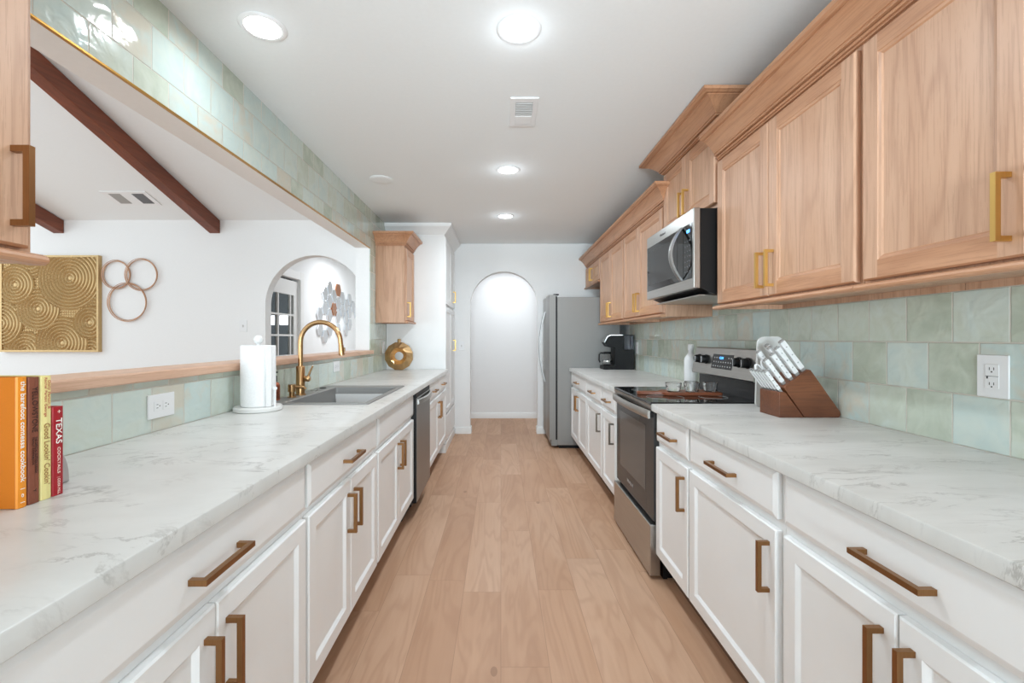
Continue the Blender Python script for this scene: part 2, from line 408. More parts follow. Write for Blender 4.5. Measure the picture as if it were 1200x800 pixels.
struct('wall_left_half', MB().box(LW, XL - .008, YO0, YO1, 0, ZS), 'wall', smooth=0)
struct('wall_left_header', MB().box(LW, XL - .008, YO0, YO1, ZH, 4.6), 'wall', smooth=0)
struct('wall_far_left', MB().box(-6.7, -6.6, 5.2, Y0, 0, 1.0).box(-6.7, -6.6, YV, 4.0, 0, 4.6), 'wall', smooth=0)

def arch_wall(name, y0, y1, x0, x1, xa, xb, ztop, zw, n=40):
    b = MB(); r = (xb - xa) / 2; cx = (xa + xb) / 2; zs = ztop - r
    b.box(x0, xa, y0, y1, 0, zw); b.box(xb, x1, y0, y1, 0, zw)
    for i in range(n):
        a0, a1 = math.pi * (1 - i / n), math.pi * (1 - (i + 1) / n)
        p = [(cx + r * math.cos(a0), zs + r * math.sin(a0)), (cx + r * math.cos(a1), zs + r * math.sin(a1))]
        b.prism([(p[0][0], p[0][1]), (p[1][0], p[1][1]), (p[1][0], zw), (p[0][0], zw)], 'y', y0, y1)
    me = b
    return struct(name, me, 'wall', smooth=30)
arch_wall('wall_back', YB, YB + 0.12, XL - .008, XR + .008, -0.402, 0.482, 2.12, H)
arch_wall('wall_living', YV, YV + 0.12, -6.6, LW, -2.46, -1.42, 2.114, H + 0.08)
struct('wall_hall', MB().box(XL, XR + .008, 7.1, 7.2, 0, H), 'wall', smooth=0)
# side hall behind the living room arch, with a french door in it
HX = -2.68
dy0, dy1, dzt = 5.03, 6.05, 2.02
struct('wall_side_hall', MB().box(HX - .1, HX, YV + .12, dy0, 0, H).box(HX - .1, HX, dy1, 9.0, 0, H).box(HX - .1, HX, dy0, dy1, dzt, H)
       .box(HX, LW, 8.9, 9.0, 0, H), 'wall', smooth=0)
struct('wall_side_room', MB().box(-5.2, -5.1, 4.87, 8.0, 0, H).box(-5.1, HX - .1, 7.9, 8.0, 0, H).box(-5.2, HX - .1, 4.87, 8.0, H, H + .05), 'room', smooth=0)
# tile facings
tb = MB().box(XR, XR + .008, Y0, 5.12, CT - .01, 1.60)
struct('trim_1', tb, 'tile_r', smooth=0)
tl = MB().box(XL - .008, XL, Y0, YO0, CT - .01, 1.60).box(XL - .008, XL, YO0, YO1, CT - .01, ZS).box(XL - .008, XL, YO0 - .06, YO1, ZH, H).box(XL - .008, XL, YO1, 4.945, CT - .01, H)
struct('trim_2', tl, 'tile_l', smooth=0)
struct('trim_3', MB().box(XL - .009, XL + .003, YO0 - .06, YO1, ZH - .006, ZH), 'brass', smooth=0)
bp = [(0, 0), (.014, 0), (.014, .075), (.009, .085), (.005, .09), (0, .09)]
struct('baseboard_back', MB().sweep([(-.59, YB), (-.402, YB), (-.402, YB + .12)], bp, 1).sweep([(.482, YB + .12), (.482, YB), (.60, YB)], bp, 1), 'trim', smooth=30)
struct('baseboard_hall', MB().sweep([(-1.2, 7.1), (1.44, 7.1)], bp, 1), 'trim', smooth=30)
# oak ledge capping the half wall
lp = [(LW - .03, ZS), (XL + .025, ZS), (XL + .028, ZS + .004), (XL + .028, ZS + .030), (XL + .024, ZS + .035), (LW - .026, ZS + .035), (LW - .03, ZS + .03)]
tag(MB().prism(lp, 'y', YO0 + .002, YO1 - .002).box(XL + .001, XL + .027, YO1 - .002, YO1 + .03, ZS, ZS + .034).build('serving_ledge', 'ledge', smooth=15, origin=(LW, 2.6, ZS)), 'long pale oak ledge capping the tiled half wall of the pass-through', 'ledge')

# french door in the side hall
fd = MB()
st = .1
fx0, fx1 = HX - .06, HX - .02
gy0, gy1, gz0, gz1 = dy0 + .04, 5.935, .25, 1.805
fd.box(fx0, fx1, dy0 + .004, gy0, .01, dzt - .03); fd.box(fx0, fx1, gy1, dy1 - .004, .01, dzt - .03)
fd.box(fx0, fx1, gy0, gy1, .01, gz0); fd.box(fx0, fx1, gy0, gy1, gz1, dzt - .03)
nc, nr = 3, 6
for y in (5.20, 5.525, 5.848):
    fd.box(fx0 + .005, fx1 - .002, y - .011, y + .011, gz0, gz1)
for i in range(1, nr):
    z = gz0 + (gz1 - gz0) * i / nr; fd.box(fx0 + .006, fx1 - .003, gy0, gy1, z - .011, z + .011)
d = struct('door_1', fd, 'trim', smooth=0)
p = MB().box(HX - .042, HX - .038, gy0, gy1, gz0, gz1).build('pane', 'pane', d)
cs = [(0, 0), (.09, 0), (.09, .012), (.02, .018), (0, .018)]
tr = MB()
tr.box(HX, HX + .018, dy1, dy1 + .105, 0, dzt + .105); tr.box(HX, HX + .018, dy0 - .09, dy0, 0, dzt + .105); tr.box(HX, HX + .018, dy0, dy1, dzt, dzt + .105)
struct('trim_4', tr, 'trim', smooth=0, bevel=.004)
wn = MB().box(-4.12, -3.93, 7.885, 7.895, 1.48, 1.64).box(-3.84, -3.55, 7.885, 7.895, 1.48, 1.64)
struct('pane_reflections', wn, 'reflglow', smooth=0)  # glowing panels stand in for window reflections in the door panes

# beams of the vaulted ceiling
def beam(xa, xb, label):
    b = MB(); ya, yb = YV - .002, 0.2
    for x in (xa, xb): pass
    za = H - .14; zb = za + SL * (ya - yb); t = .135
    b.add([(xa, ya, za), (xb, ya, za), (xb, ya, za + t), (xa, ya, za + t), (xa, yb, zb), (xb, yb, zb), (xb, yb, zb + t), (xa, yb, zb + t)],
          [(0, 1, 2, 3), (7, 6, 5, 4), (0, 4, 5, 1), (1, 5, 6, 2), (2, 6, 7, 3), (3, 7, 4, 0)])
    tag(b.build('ceiling_beam', 'beam', origin=((xa + xb) / 2, ya, za), smooth=0, bevel=.006), label, 'beam', 'dark beams on the vaulted ceiling')
beam(-3.04, -2.93, 'dark reddish brown wooden beam sloping long across the vaulted white ceiling')
beam(-4.67, -4.56, 'short visible end of dark brown beam beside the near upper cabinet')

# ------------------------------------------------------------------ cabinet parts (s = outward direction along X)
def rings_mb(xf, s, y0, y1, z0, z1, steps, b=None, m_frame=None):
    """nested rectangles: steps = (inset, depth behind the front plane)"""
    b = b or MB(); ls = []
    for ins, dep in steps:
        x = xf - s * dep
        ls.append([(x, y0 + ins, z0 + ins), (x, y1 - ins, z0 + ins), (x, y1 - ins, z1 - ins), (x, y0 + ins, z1 - ins)])
    for k in range(len(ls) - 1):
        if m_frame and steps[k][1] == 0 and steps[k + 1][1] == 0:      # butt joints: stiles run the full height
            O, I = ls[k], ls[k + 1]; x = O[0][0]; ya, yb, za, zb = O[0][1], O[1][1], O[0][2], O[2][2]; yc, yd, zc, zd = I[0][1], I[1][1], I[0][2], I[2][2]
            for q, mm in (((ya, yc, za, zb), 0), ((yd, yb, za, zb), 0), ((yc, yd, za, zc), 1), ((yc, yd, zd, zb), 1)):
                b.add([(x, q[0], q[2]), (x, q[1], q[2]), (x, q[1], q[3]), (x, q[0], q[3])], [(0, 1, 2, 3) if s > 0 else (3, 2, 1, 0)], mm)
            continue
        for i in range(4):
            j = (i + 1) % 4
            b.add([ls[k][i], ls[k][j], ls[k + 1][j], ls[k + 1][i]], [(0, 1, 2, 3)], 1 if (m_frame and i in (0, 2)) else 0)
    b.add(ls[0], [(3, 2, 1, 0)]); b.add(ls[-1], [(0, 1, 2, 3)])
    return b
def door(par, xf, s, y0, y1, z0, z1, wooden=False, stile=.056):
    st = [(0, .020), (0, .004), (.004, 0), (stile - .004, 0), (stile, .003), (stile + .007, .009), (stile + .010, .0095)] if not wooden else \
         [(0, .020), (0, .005), (.005, 0), (stile - .002, 0), (stile, .0025), (stile + .008, .004), (stile + .012, .008), (stile + .0125, .008)]
    if wooden: return rings_mb(xf, s, y0, y1, z0, z1, st, m_frame=True).build('door', ['woodv', 'woodh'], par, smooth=20)
    return rings_mb(xf, s, y0, y1, z0, z1, st).build('door', 'cab', par, smooth=20)
def drawer(par, xf, s, y0, y1, z0, z1):
    return rings_mb(xf, s, y0, y1, z0, z1, [(0, .020), (0, .006), (.002, .0048), (.013, .0008), (.016, 0)]).build('drawer', 'cab', par, smooth=20)
def pull(par, xf, s, yc, zc, L, vert, mat='bronze'):
    b = MB(); a = .0058; o0, o1 = .024, .036; h = L / 2
    e = .0004
    if vert:
        b.box(xf + s * o0, xf + s * o1, yc - a, yc + a, zc - h, zc + h)
        for q in (zc - h + a, zc + h - a): b.box(xf + s * e, xf + s * o0, yc - a, yc + a, q - a, q + a)
    else:
        b.box(xf + s * o0, xf + s * o1, yc - h, yc + h, zc - a, zc + a)
        for q in (yc - h + a, yc + h - a): b.box(xf + s * e, xf + s * o0, q - a, q + a, zc - a, zc + a)
    return b.build('handle', mat, par, smooth=0)
def carcass(par, xw, xfr, y0, y1, z0, z1, mats, name='carcass', top=False, fb=0.0, up=()):
    """panels of a box open at the top; front sheet at xfr"""
    s = 1 if xfr > xw else -1; t = .018; b = MB(); e = .0008
    b.box(xw + s * .0105, xfr - s * .02, y0 + e, y0 + t, z0 + (fb if 0 in up else 0), z1); b.box(xw + s * .0105, xfr - s * .02, y1 - t, y1 - e, z0 + (fb if 1 in up else 0), z1)
    b.box(xw + s * .001, xfr - s * .02, y0 + t, y1 - t, z0 + fb, z0 + fb + t); b.box(xw + s * .001, xw + s * .01, y0 + e, y1 - e, z0, z1)
    if top: b.box(xw + s * .001, xfr - s * .02, y0 + t, y1 - t, z1 - t, z1)
    b.box(xfr - s * .02, xfr, y0 + e, y1 - e, z0 if not fb else z0, z1, 0)
    return b.build(name, mats, par, smooth=0)
DT, DB = .866, .727
def base_cab(y0, y1, s, label, doors, drawers, xf=None, end=None, hmat='bronze'):
    """doors: (ya, yb, handle side 'near'/'far'/None, mat); drawers: (ya, yb, has handle)"""
    xw = XR if s < 0 else XL
    xf = xf or (RF + .018 if s < 0 else LF - .018)
    zt, zb = (.696, .145) if s < 0 else (.700, .165)
    par = thing('base_cabinet', ((xw + xf) / 2, (y0 + y1) / 2, 0), label, 'cabinet', 'white base cabinets with brass pulls')
    carcass(par, xw - s * -.004, xf - s * .0205, y0, y1, zb - .022, CT - .040, 'cab')
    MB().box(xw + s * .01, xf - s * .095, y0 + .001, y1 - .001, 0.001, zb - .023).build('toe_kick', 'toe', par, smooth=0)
    for ya, yb, hs, hm in doors:
        d = door(par, xf, s, ya, yb, zb, zt)
        if hs: pull(d, xf, s, ya + .034 if hs == 'near' else yb - .034, .575, .150, True, hm or 'bronze')
    for ya, yb, hh in drawers:
        d = drawer(par, xf, s, ya, yb, DB, DT)
        if hh: pull(d, xf, s, (ya + yb) / 2, .787, .170 if yb - ya > .35 else .14, False)
    return par

# right-hand run
base_cab(1.926, 2.338, -1, 'narrow white base cabinet right beside the near side of the oven', [(1.934, 2.328, 'near', 0)], [(1.934, 2.328, 1)])
base_cab(1.296, 1.926, -1, 'white base cabinet with one wide door and one drawer on the right run', [(1.313, 1.917, 'near', 0)], [(1.313, 1.917, 1)])
base_cab(0.10, 1.296, -1, 'nearest white double-door base cabinet under the right worktop', [(.913, 1.279, 'near', 0), (.543, .909, 'far', 0)], [(.543, 1.279, 1)])
base_cab(4.222, 5.148, -1, 'white double-door base cabinet next to the refrigerator', [(4.69, 5.138, 'near', 0), (4.236, 4.686, 'far', 0)], [(4.236, 5.138, 1)])
base_cab(3.582, 4.222, -1, 'white base cabinet with grey-looking pull between refrigerator-side cabinet and narrow cabinet', [(3.597, 4.208, 'near', 'greyrefl')], [(3.597, 4.208, 1)])
base_cab(3.108, 3.582, -1, 'narrow white base cabinet with grey-looking pull on the far side of the oven', [(3.165, 3.567, 'near', 'greyrefl')], [(3.165, 3.567, 1)])
# left-hand run
base_cab(0.10, 1.392, 1, 'nearest white double-door base cabinet under the left worktop', [(.504, .944, 'far', 0), (.948, 1.382, 'near', 0)], [(.504, 1.382, 1)])
base_cab(1.392, 2.186, 1, 'white double-door base cabinet with drawer pull before the sink cabinet', [(1.402, 1.790, 'far', 0), (1.794, 2.174, 'near', 0)], [(1.402, 2.174, 1)])
base_cab(2.186, 3.092, 1, 'white sink base cabinet with plain false drawer front without pull', [(2.197, 2.638, 'far', 0), (2.642, 3.082, 'near', 0)], [(2.197, 3.082, 0)])
base_cab(3.692, 4.936, 1, 'white two-drawer base cabinet between dishwasher and pantry', [(3.704, 4.298, 'far', 0), (4.304, 4.905, 'near', 0)], [(3.704, 4.296, 1), (4.306, 4.905, 1)])

# worktops
TT = .038
def front_poly(xf, s, xb):
    return [(xb, CT - TT), (xf - s * .003, CT - TT), (xf, CT - TT + .003), (xf, CT - .004), (xf - s * .0015, CT - .0012), (xf - s * .004, CT), (xb, CT)]
SX0, SX1, SY0, SY1 = -1.145, -.690, 2.33, 3.095
lt = MB()
lt.prism(front_poly(LF, 1, SX1), 'y', 0.10, 4.938)
lt.box(XL + .001, SX1, 0.10, SY0, CT - TT, CT); lt.box(XL + .001, SX1, SY1, 4.938, CT - TT, CT); lt.box(XL + .001, SX0, SY0, SY1, CT - TT, CT)
tag(lt.build('worktop', 'top_l', origin=(-.9, 2.5, CT - TT), smooth=30), 'long white grey-veined marble-look worktop on the left, with the sink set in it', 'countertop', 'marble-look worktops')
tag(MB().prism(front_poly(RF, -1, XR - .001), 'y', 0.10, 2.342).build('worktop', 'top_r', origin=(1.1, 1.2, CT - TT), smooth=30), 'near right white veined worktop carrying the knife block', 'countertop', 'marble-look worktops')
tag(MB().prism(front_poly(RF, -1, XR - .001), 'y', 3.106, 5.148).build('worktop', 'top_r', origin=(1.1, 4.1, CT - TT), smooth=30), 'far right white worktop between oven and refrigerator, carrying the coffee maker', 'countertop', 'marble-look worktops')

# ------------------------------------------------------------------ oak upper cabinets
UZ0, UZ1 = 1.398, 2.17
def crown_prof(z, o=1.0, h=.124):
    k = h / .134
    P = [(0, 0), (.010, 0), (.010, .008), (.017, .008), (.019, .013), (.017, .019), (.012, .019), (.012, .023), (.026, .023), (.028, .029), (.026, .035),
         (.030, .036), (.042, .058), (.058, .079), (.076, .096), (.084, .101), (.084, .106), (.096, .106), (.102, .112), (.108, .115), (.108, .134), (0, .134)]
    return [(x * o, z + q * k) for x, q in P]
def upper(name, s, xw, xd, y0, y1, z0, z1, label, doors, near_ret=False, far_ret=False, crown_z=2.163, crown_o=1.0, crown_h=.124, crown_span=None, hz=1.535, hmat='gold', rail=True, up=()):
    par = thing('wall_cabinet', ((xw + xd) / 2, (y0 + y1) / 2, z0), label, 'cabinet', 'oak wall cabinets with gold pulls')
    xfr = xd - s * .0205
    carcass(par, xw, xfr, y0, y1, z0, z1, 'woodv', top=True, fb=.022, up=up)
    for ya, yb, za, zb, hs in doors:
        d = door(par, xd, s, ya, yb, za, zb, True, stile=min(.058, (yb - ya) * .2))
        if hs:
            L = min(.15, (zb - za) * .7)
            pull(d, xd, s, ya + .032 if hs == 'near' else yb - .032, hz, L, True, hmat)
    if crown_z:
        a, b = crown_span or (y0 + .0008, y1 - .0008)
        path = [(xfr, a), (xfr, b)]
        if near_ret: path = [(near_ret, a)] + path
        if far_ret: path = path + [(far_ret, b)]
        MB().sweep(path, crown_prof(crown_z, crown_o, crown_h), -1 if s < 0 else 1).build('crown_molding', 'woodh', par, smooth=28)
    if rail:
        rp = [(0, z0 - .004), (.030, z0 - .004), (.037, z0 + .001), (.039, z0 + .006), (.036, z0 + .012), (.026, z0 + .017), (0, z0 + .017)]
        MB().sweep([(xfr, y0 + .0008), (xfr, y1 - .0008)], rp, -1 if s < 0 else 1).build('light_rail', 'woodh', par, smooth=12)
    return par
XD = 1.105; xwr = XR - .001
DZ0, DZ1 = 1.424, 2.148
upper('near', -1, xwr, XD, 1.407, 2.340, UZ0, UZ1, 'oak double-door wall cabinet just right of the microwave', [(1.421, 1.880, DZ0, DZ1, 'far'), (1.884, 2.326, DZ0, DZ1, 'near')],
      crown_z=2.163, crown_span=(.42, 2.340), up=(0,))
upper('nearest', -1, xwr, XD, 0.42, 1.406, UZ0, UZ1, 'nearest oak double-door wall cabinet at the right edge, large gold pull', [(.957, 1.392, DZ0, DZ1, 'near'), (.50, .953, DZ0, DZ1, 'far')],
      crown_z=None, up=(1,))
upper('over', -1, xwr, XD, 2.342, 3.106, 1.930, 2.45, 'small raised oak cabinet above the microwave with crown at the ceiling', [(2.356, 2.722, 1.952, 2.350, 'far'), (2.726, 3.094, 1.952, 2.350, 'near')],
      near_ret=xwr - .02, far_ret=xwr - .02, crown_o=1.3, crown_h=.112, crown_z=2.364, hz=2.055, rail=False)
upper('far a', -1, xwr, XD, 3.109, 4.117, UZ0, UZ1, 'oak double-door wall cabinet just left of the microwave', [(3.125, 3.668, DZ0, DZ1, 'far'), (3.672, 4.104, DZ0, DZ1, 'near')], near_ret=1.128, crown_z=2.163, crown_span=(3.109, 5.946), up=(1,))
upper('far b', -1, xwr, XD, 4.118, 5.092, UZ0, UZ1, 'oak double-door wall cabinet above the coffee maker, next to the refrigerator', [(4.130, 4.600, DZ0, DZ1, 'far'), (4.604, 5.078, DZ0, DZ1, 'near')], crown_z=None)
upper('fridge', -1, xwr, XD, 5.094, 5.946, 1.888, UZ1, 'short oak cabinet above the refrigerator', [(5.106, 5.518, 1.912, DZ1, 'far'), (5.522, 5.934, 1.912, DZ1, 'near')], crown_z=None, hz=2.02)
upper('left far', 1, XL + .001, -.938, 4.52, 4.936, UZ0 + .006, UZ1, 'single-door oak wall cabinet on the left beside the white pantry', [(4.534, 4.922, DZ0, DZ1, 'near')],
      near_ret=XL + .002, crown_z=2.166, rail=True)
upper('left near', 1, XL + .001, -.915, 0.08, 0.905, UZ0, UZ1, 'oak wall cabinet cut off by the upper left edge', [(.10, .478, DZ0, DZ1, 'far'), (.482, .885, DZ0, DZ1, 'far')],
      near_ret=None, far_ret=XL + .002, crown_z=2.163, hmat='bronze')

# ------------------------------------------------------------------ white pantry at the end of the left run
par = thing('pantry_cabinet', (-.92, 5.44, 0), 'tall white pantry cabinet with crown at the end of the left run', 'cabinet')
PX = -.600; py0, py1 = 4.945, 5.944
MB().box(XL + .002, PX - .0205, py0, py1, .0, 2.40).box(PX - .0204, PX, py0, py0 + .018, .1, 2.352).build('carcass', 'cab', par, smooth=0)
rows = [(.42, 1.595), (1.625, 2.345)]
ym = (py0 + py1) / 2 + .02
for k, (za, zb) in enumerate(rows):
    for ya, yb, hs in ((py0 + .027, ym - .002, None), (ym + .002, py1 - .03, 'near')):
        d = door(par, PX, 1, ya, yb, za, zb)
        if hs: pull(d, PX, 1, yb - .22, 1.16 if k == 0 else 1.76, .14, True, 'gold')
for ya, yb in ((py0 + .027, ym - .002), (ym + .002, py1 - .03)): drawer(par, PX, 1, ya, yb, .115, .395)
wc = [(0, 2.355), (.008, 2.355), (.010, 2.372), (.020, 2.380), (.030, 2.395), (.060, 2.432), (.080, 2.445), (.086, 2.455), (.092, 2.468), (.092, H - .001), (0, H - .001)]
MB().sweep([(XL + .002, py0), (PX - .0205, py0), (PX - .0205, py1)], wc, 1).build('crown_molding', 'cab', par, smooth=25)
MB().sweep([(PX - .0205, py0), (PX - .0205, py1)], [(0, 0.001), (.020, 0.001), (.020, .08), (.014, .09), (0, .09)], 1).build('plinth', 'trim', par, smooth=25)

# ------------------------------------------------------------------ microwave
par = thing('microwave', (1.2, 2.725, 1.5), 'stainless over-the-range microwave with curved handle', 'microwave')
MX = 0.995; my0, my1 = 2.348, 3.100
MB().prism([(MX + .036, 1.512), (MX + .036, 1.922), (XR - .002, 1.922), (XR - .002, 1.48), (1.10, 1.48)], 'y', my0 + .004, my1 - .004).build('body', 'black', par, smooth=0)
d = MB().box(MX, MX + .035, my0, my1, 1.508, 1.925).build('door', 'steel', par, smooth=0, bevel=.004)
MB().box(MX - .002, MX - .0002, 2.478, my1 - .016, 1.562, 1.853).build('window', 'bglass', d, smooth=0)
MB().box(MX - .003, MX - .0021, 2.56, my1 - .05, 1.598, 1.820).build('window_screen', 'ovenglass', d, smooth=0)
k = MB().box(MX - .002, MX - .0002, my0 + .020, 2.474, 1.562, 1.853).build('keypad', 'bglass', par, smooth=0)
MB().box(MX - .003, MX - .0021, my0 + .045, 2.430, 1.808, 1.824).build('clock', 'digits', k, smooth=0)
kb = MB()
for r in range(7):
    for c in range(3): kb.box(MX - .0028, MX - .0021, my0 + .040 + c * .028, my0 + .050 + c * .028, 1.60 + r * .027, 1.607 + r * .027)
kb.build('buttons', 'keys', k, smooth=0)
hp = []
for i in range(21):
    u = i / 20; hp.append((MX - .004 - .062 * math.sin(math.pi * u) ** 0.85, 2.492, 1.562 + .290 * u))
hb = MB(); ls = []
for i, pt in enumerate(hp):
    ls.append([(pt[0] - .007, pt[1] - .014, pt[2]), (pt[0] - .009, pt[1], pt[2]), (pt[0] - .007, pt[1] + .014, pt[2]), (pt[0] + .006, pt[1] + .014, pt[2]), (pt[0] + .006, pt[1] - .014, pt[2])])
hb.loops(ls).build('handle', 'steelz', d, smooth=50)
MB().box(MX + .05, 1.42, my0 + .05, my1 - .05, 1.474, 1.4798).build('vent_grille', 'steel', par, smooth=0)
text('badge', 'Whirlpool', .022, 'slot', d, frame((MX - .0004, 2.80, 1.888), (0, -1, 0), (0, 0, 1)), align='CENTER')

# ------------------------------------------------------------------ oven range
par = thing('oven_range', (1.06, 2.725, 0), 'freestanding stainless electric range with black glass cooktop', 'range')
ry0, ry1 = 2.348, 3.100; OX = .790
MB().box(OX + .036, 1.425, ry0 + .003, ry1 - .003, .09, .905).build('body', 'black', par, smooth=0)
MB().box(OX + .07, 1.40, ry0 + .02, ry1 - .02, .002, .088).box(OX + .05, OX + .07, ry0 + .003, ry1 - .003, .004, .089).build('base', 'black', par, smooth=0)
MB().prism([(.775, .906), (.772, .912), (.775, .919), (1.352, .919), (1.352, .906)], 'y', ry0, ry1).build('cooktop', 'bglass', par, smooth=0)
bur = MB()
for bx, by, br in ((.92, 2.55, .10), (.92, 2.91, .08), (1.19, 2.55, .075), (1.19, 2.91, .10)): bur.ring((bx, by, .9192), br, .0008, 'z', 48, 4)
bur.build('burner_rings', 'grille', par)
MB().prism([(.771, .905), (.780, .872), (OX + .035, .872), (OX + .035, .905)], 'y', ry0 + .001, ry1 - .001).build('front_trim', 'steel', par, smooth=0)
d = MB().box(OX, OX + .035, ry0 + .002, ry1 - .002, .300, .866).build('oven_door', 'ovenglass', par, smooth=0, bevel=.003)
MB().box(OX - .0012, OX - .0002, ry0 + .14, ry1 - .09, .42, .775).build('window', 'ovenwin', d, smooth=0)
n = 16; ls = []
for i in range(n + 1):
    u = i / n; y = ry0 + .008 + (ry1 - ry0 - .016) * u; x = .764 - .016 * math.sin(math.pi * u)
    ls.append([(x, y, .832), (x - .005, y, .842), (x - .005, y, .866), (x, y, .876), (x + .009, y, .874), (x + .009, y, .834)])
MB().loops(ls).build('handle', 'steel', d, smooth=45)
MB().box(.772, OX - .0002, ry0 + .008, ry0 + .045, .838, .864).box(.772, OX - .0002, ry1 - .045, ry1 - .008, .838, .864).build('handle_brackets', 'black', d, smooth=0)
text('badge', 'Whirlpool', .030, 'logo', d, frame((OX - .0016, 2.78, .365), (0, -1, 0), (0, 0, 1)), align='CENTER')
MB().box(.770, OX + .035, ry0 + .003, ry1 - .003, .020, .284).build('storage_drawer', 'steel', par, smooth=0, bevel=.004)
MB().prism([(1.353, .918), (1.353, 1.03), (1.425, 1.03), (1.425, .906), (1.353, .906)], 'y', ry0, ry1).build('lower_backguard', 'ovenglass', par, smooth=0)
bgd = MB().prism([(1.302, 1.026), (1.308, 1.020), (1.35, 1.036), (1.425, 1.036), (1.425, 1.190), (1.338, 1.190), (1.333, 1.186)], 'y', ry0, ry1).build('backguard', 'steel', par, smooth=20)
MB().box(1.3455, 1.36, ry0 + .01, ry1 - .01, 1.0302, 1.0345).build('gap_shadow', 'black', par, smooth=0)  # black strip stands in for the shadow line under the backguard
def bgx(z): return 1.302 + (z - 1.026) / .16 * .031
dv = [(bgx(1.066) - .001, 1.066), (bgx(1.152) - .001, 1.152), (bgx(1.152) + .003, 1.152), (bgx(1.066) + .003, 1.066)]
dp = MB().prism(dv, 'y', 2.585, 2.835).build('display', 'ovenglass', bgd, smooth=0)
text('clock_digits', '12:34', .021, 'digits', bgd, frame((bgx(1.130) - .0018, 2.722, 1.130), (0, -1, 0), (.19, 0, .98)), align='CENTER')
bt = MB()
for r in range(3):
    for c in range(8):
        if r == 2 and c in (2, 3, 4): continue
        z = 1.082 + r * .025; bt.box(bgx(z) - .0022, bgx(z) - .0012, 2.600 + c * .029, 2.611 + c * .029, z - .004, z + .003)
bt.build('buttons', 'logo', bgd, smooth=0)
for y in (2.425, 2.515, 2.915, 3.010):
    z = 1.116; kx = bgx(z)
    kk = MB().lathe((kx, y, z), [(.030, -.001), (.030, -.008), (.026, -.010), (.024, -.032), (.021, -.036)], 28, ax='x').build('knob', 'black', par)
    MB().box(kx - .0385, kx - .036, y - .003, y + .003, z - .018, z + .018).build('knob_marker', 'chrome', kk, smooth=0)

# ------------------------------------------------------------------ refrigerator
par = thing('refrigerator', (.98, 5.53, 0), 'stainless side-by-side refrigerator standing at the far end of the right run', 'refrigerator')
fy0, fy1 = 5.155, 5.925
MB().box(.640, 1.35, fy0, fy1, .035, 1.715).build('body', 'fside', par, smooth=0, bevel=.006)
MB().box(.66, 1.33, fy0 + .01, fy1 - .01, .002, .034).build('base', 'black', par, smooth=0)
MB().box(.622, .6395, fy0 + .006, fy1 - .006, .05, 1.725).build('door_gasket', 'black', par, smooth=0)
for ya, yb, hy in ((fy0, 5.583, 5.553), (5.589, fy1, 5.620)):
    ls = []
    for i in range(9):
        u = i / 8; y = ya + (yb - ya) * u; x = .552 - .010 * math.sin(math.pi * u)
        ls.append([(x, y, .10), (x, y, 1.740), (.621, y, 1.740), (.621, y, .10)])
    dm = MB().loops(ls); dm.m[-1] = dm.m[-2] = 1
    dd = dm.build('door', ['steelz', 'fside'], par, smooth=30)
    pts = [(.545 - .066 * math.sin(math.pi * u) ** .8, hy, .72 + .85 * u) for u in (i / 18 for i in range(19))]
    ls = [[(x - .012, y - .011, z), (x - .012, y + .011, z), (x + .004, y + .011, z), (x + .004, y - .011, z)] for x, y, z in pts]
    MB().loops(ls).build('handle', 'steelz', dd, smooth=50)
MB().box(.60, .66, fy0 + .02, fy0 + .10, 1.7405, 1.752).box(.60, .66, fy1 - .10, fy1 - .02, 1.7405, 1.752).build('hinge_covers', 'black', par, smooth=0)
MB().box(.575, .639, fy0 + .004, fy1 - .004, .03, .098).build('kick_grille', 'fside', par, smooth=0)

# ------------------------------------------------------------------ dishwasher
par = thing('dishwasher', (-.9, 3.39, 0), 'stainless dishwasher with black control edge under the left worktop', 'dishwasher')
ky0, ky1 = 3.098, 3.686; KX = -.574
MB().box(XL + .03, KX - .036, ky0, ky1, .10, .868).box(XL + .05, KX - .10, ky0, ky1, .002, .099).build('body', 'black', par, smooth=0)
d = MB().box(KX - .035, KX, ky0 + .012, ky1 - .004, .125, .838).build('door', 'steelz', par, smooth=0, bevel=.004)
MB().box(KX - .035, KX - .004, ky0 + .002, ky1 - .002, .8385, .870).build('control_panel', 'black', par, smooth=0)
MB().box(KX - .035, KX - .003, ky0 + .0005, ky0 + .0115, .125, .838).build('door_edge', 'black', par, smooth=0)
ls = []
for i in range(13):
    u = i / 12; y = ky0 + .03 + (ky1 - ky0 - .05) * u; x = KX + .012 + .026 * math.sin(math.pi * u) ** .7
    ls.append([(x - .012, y, .792), (x, y, .796), (x, y, .826), (x - .012, y, .830)])
MB().loops(ls).build('handle', 'steel', d, smooth=45)

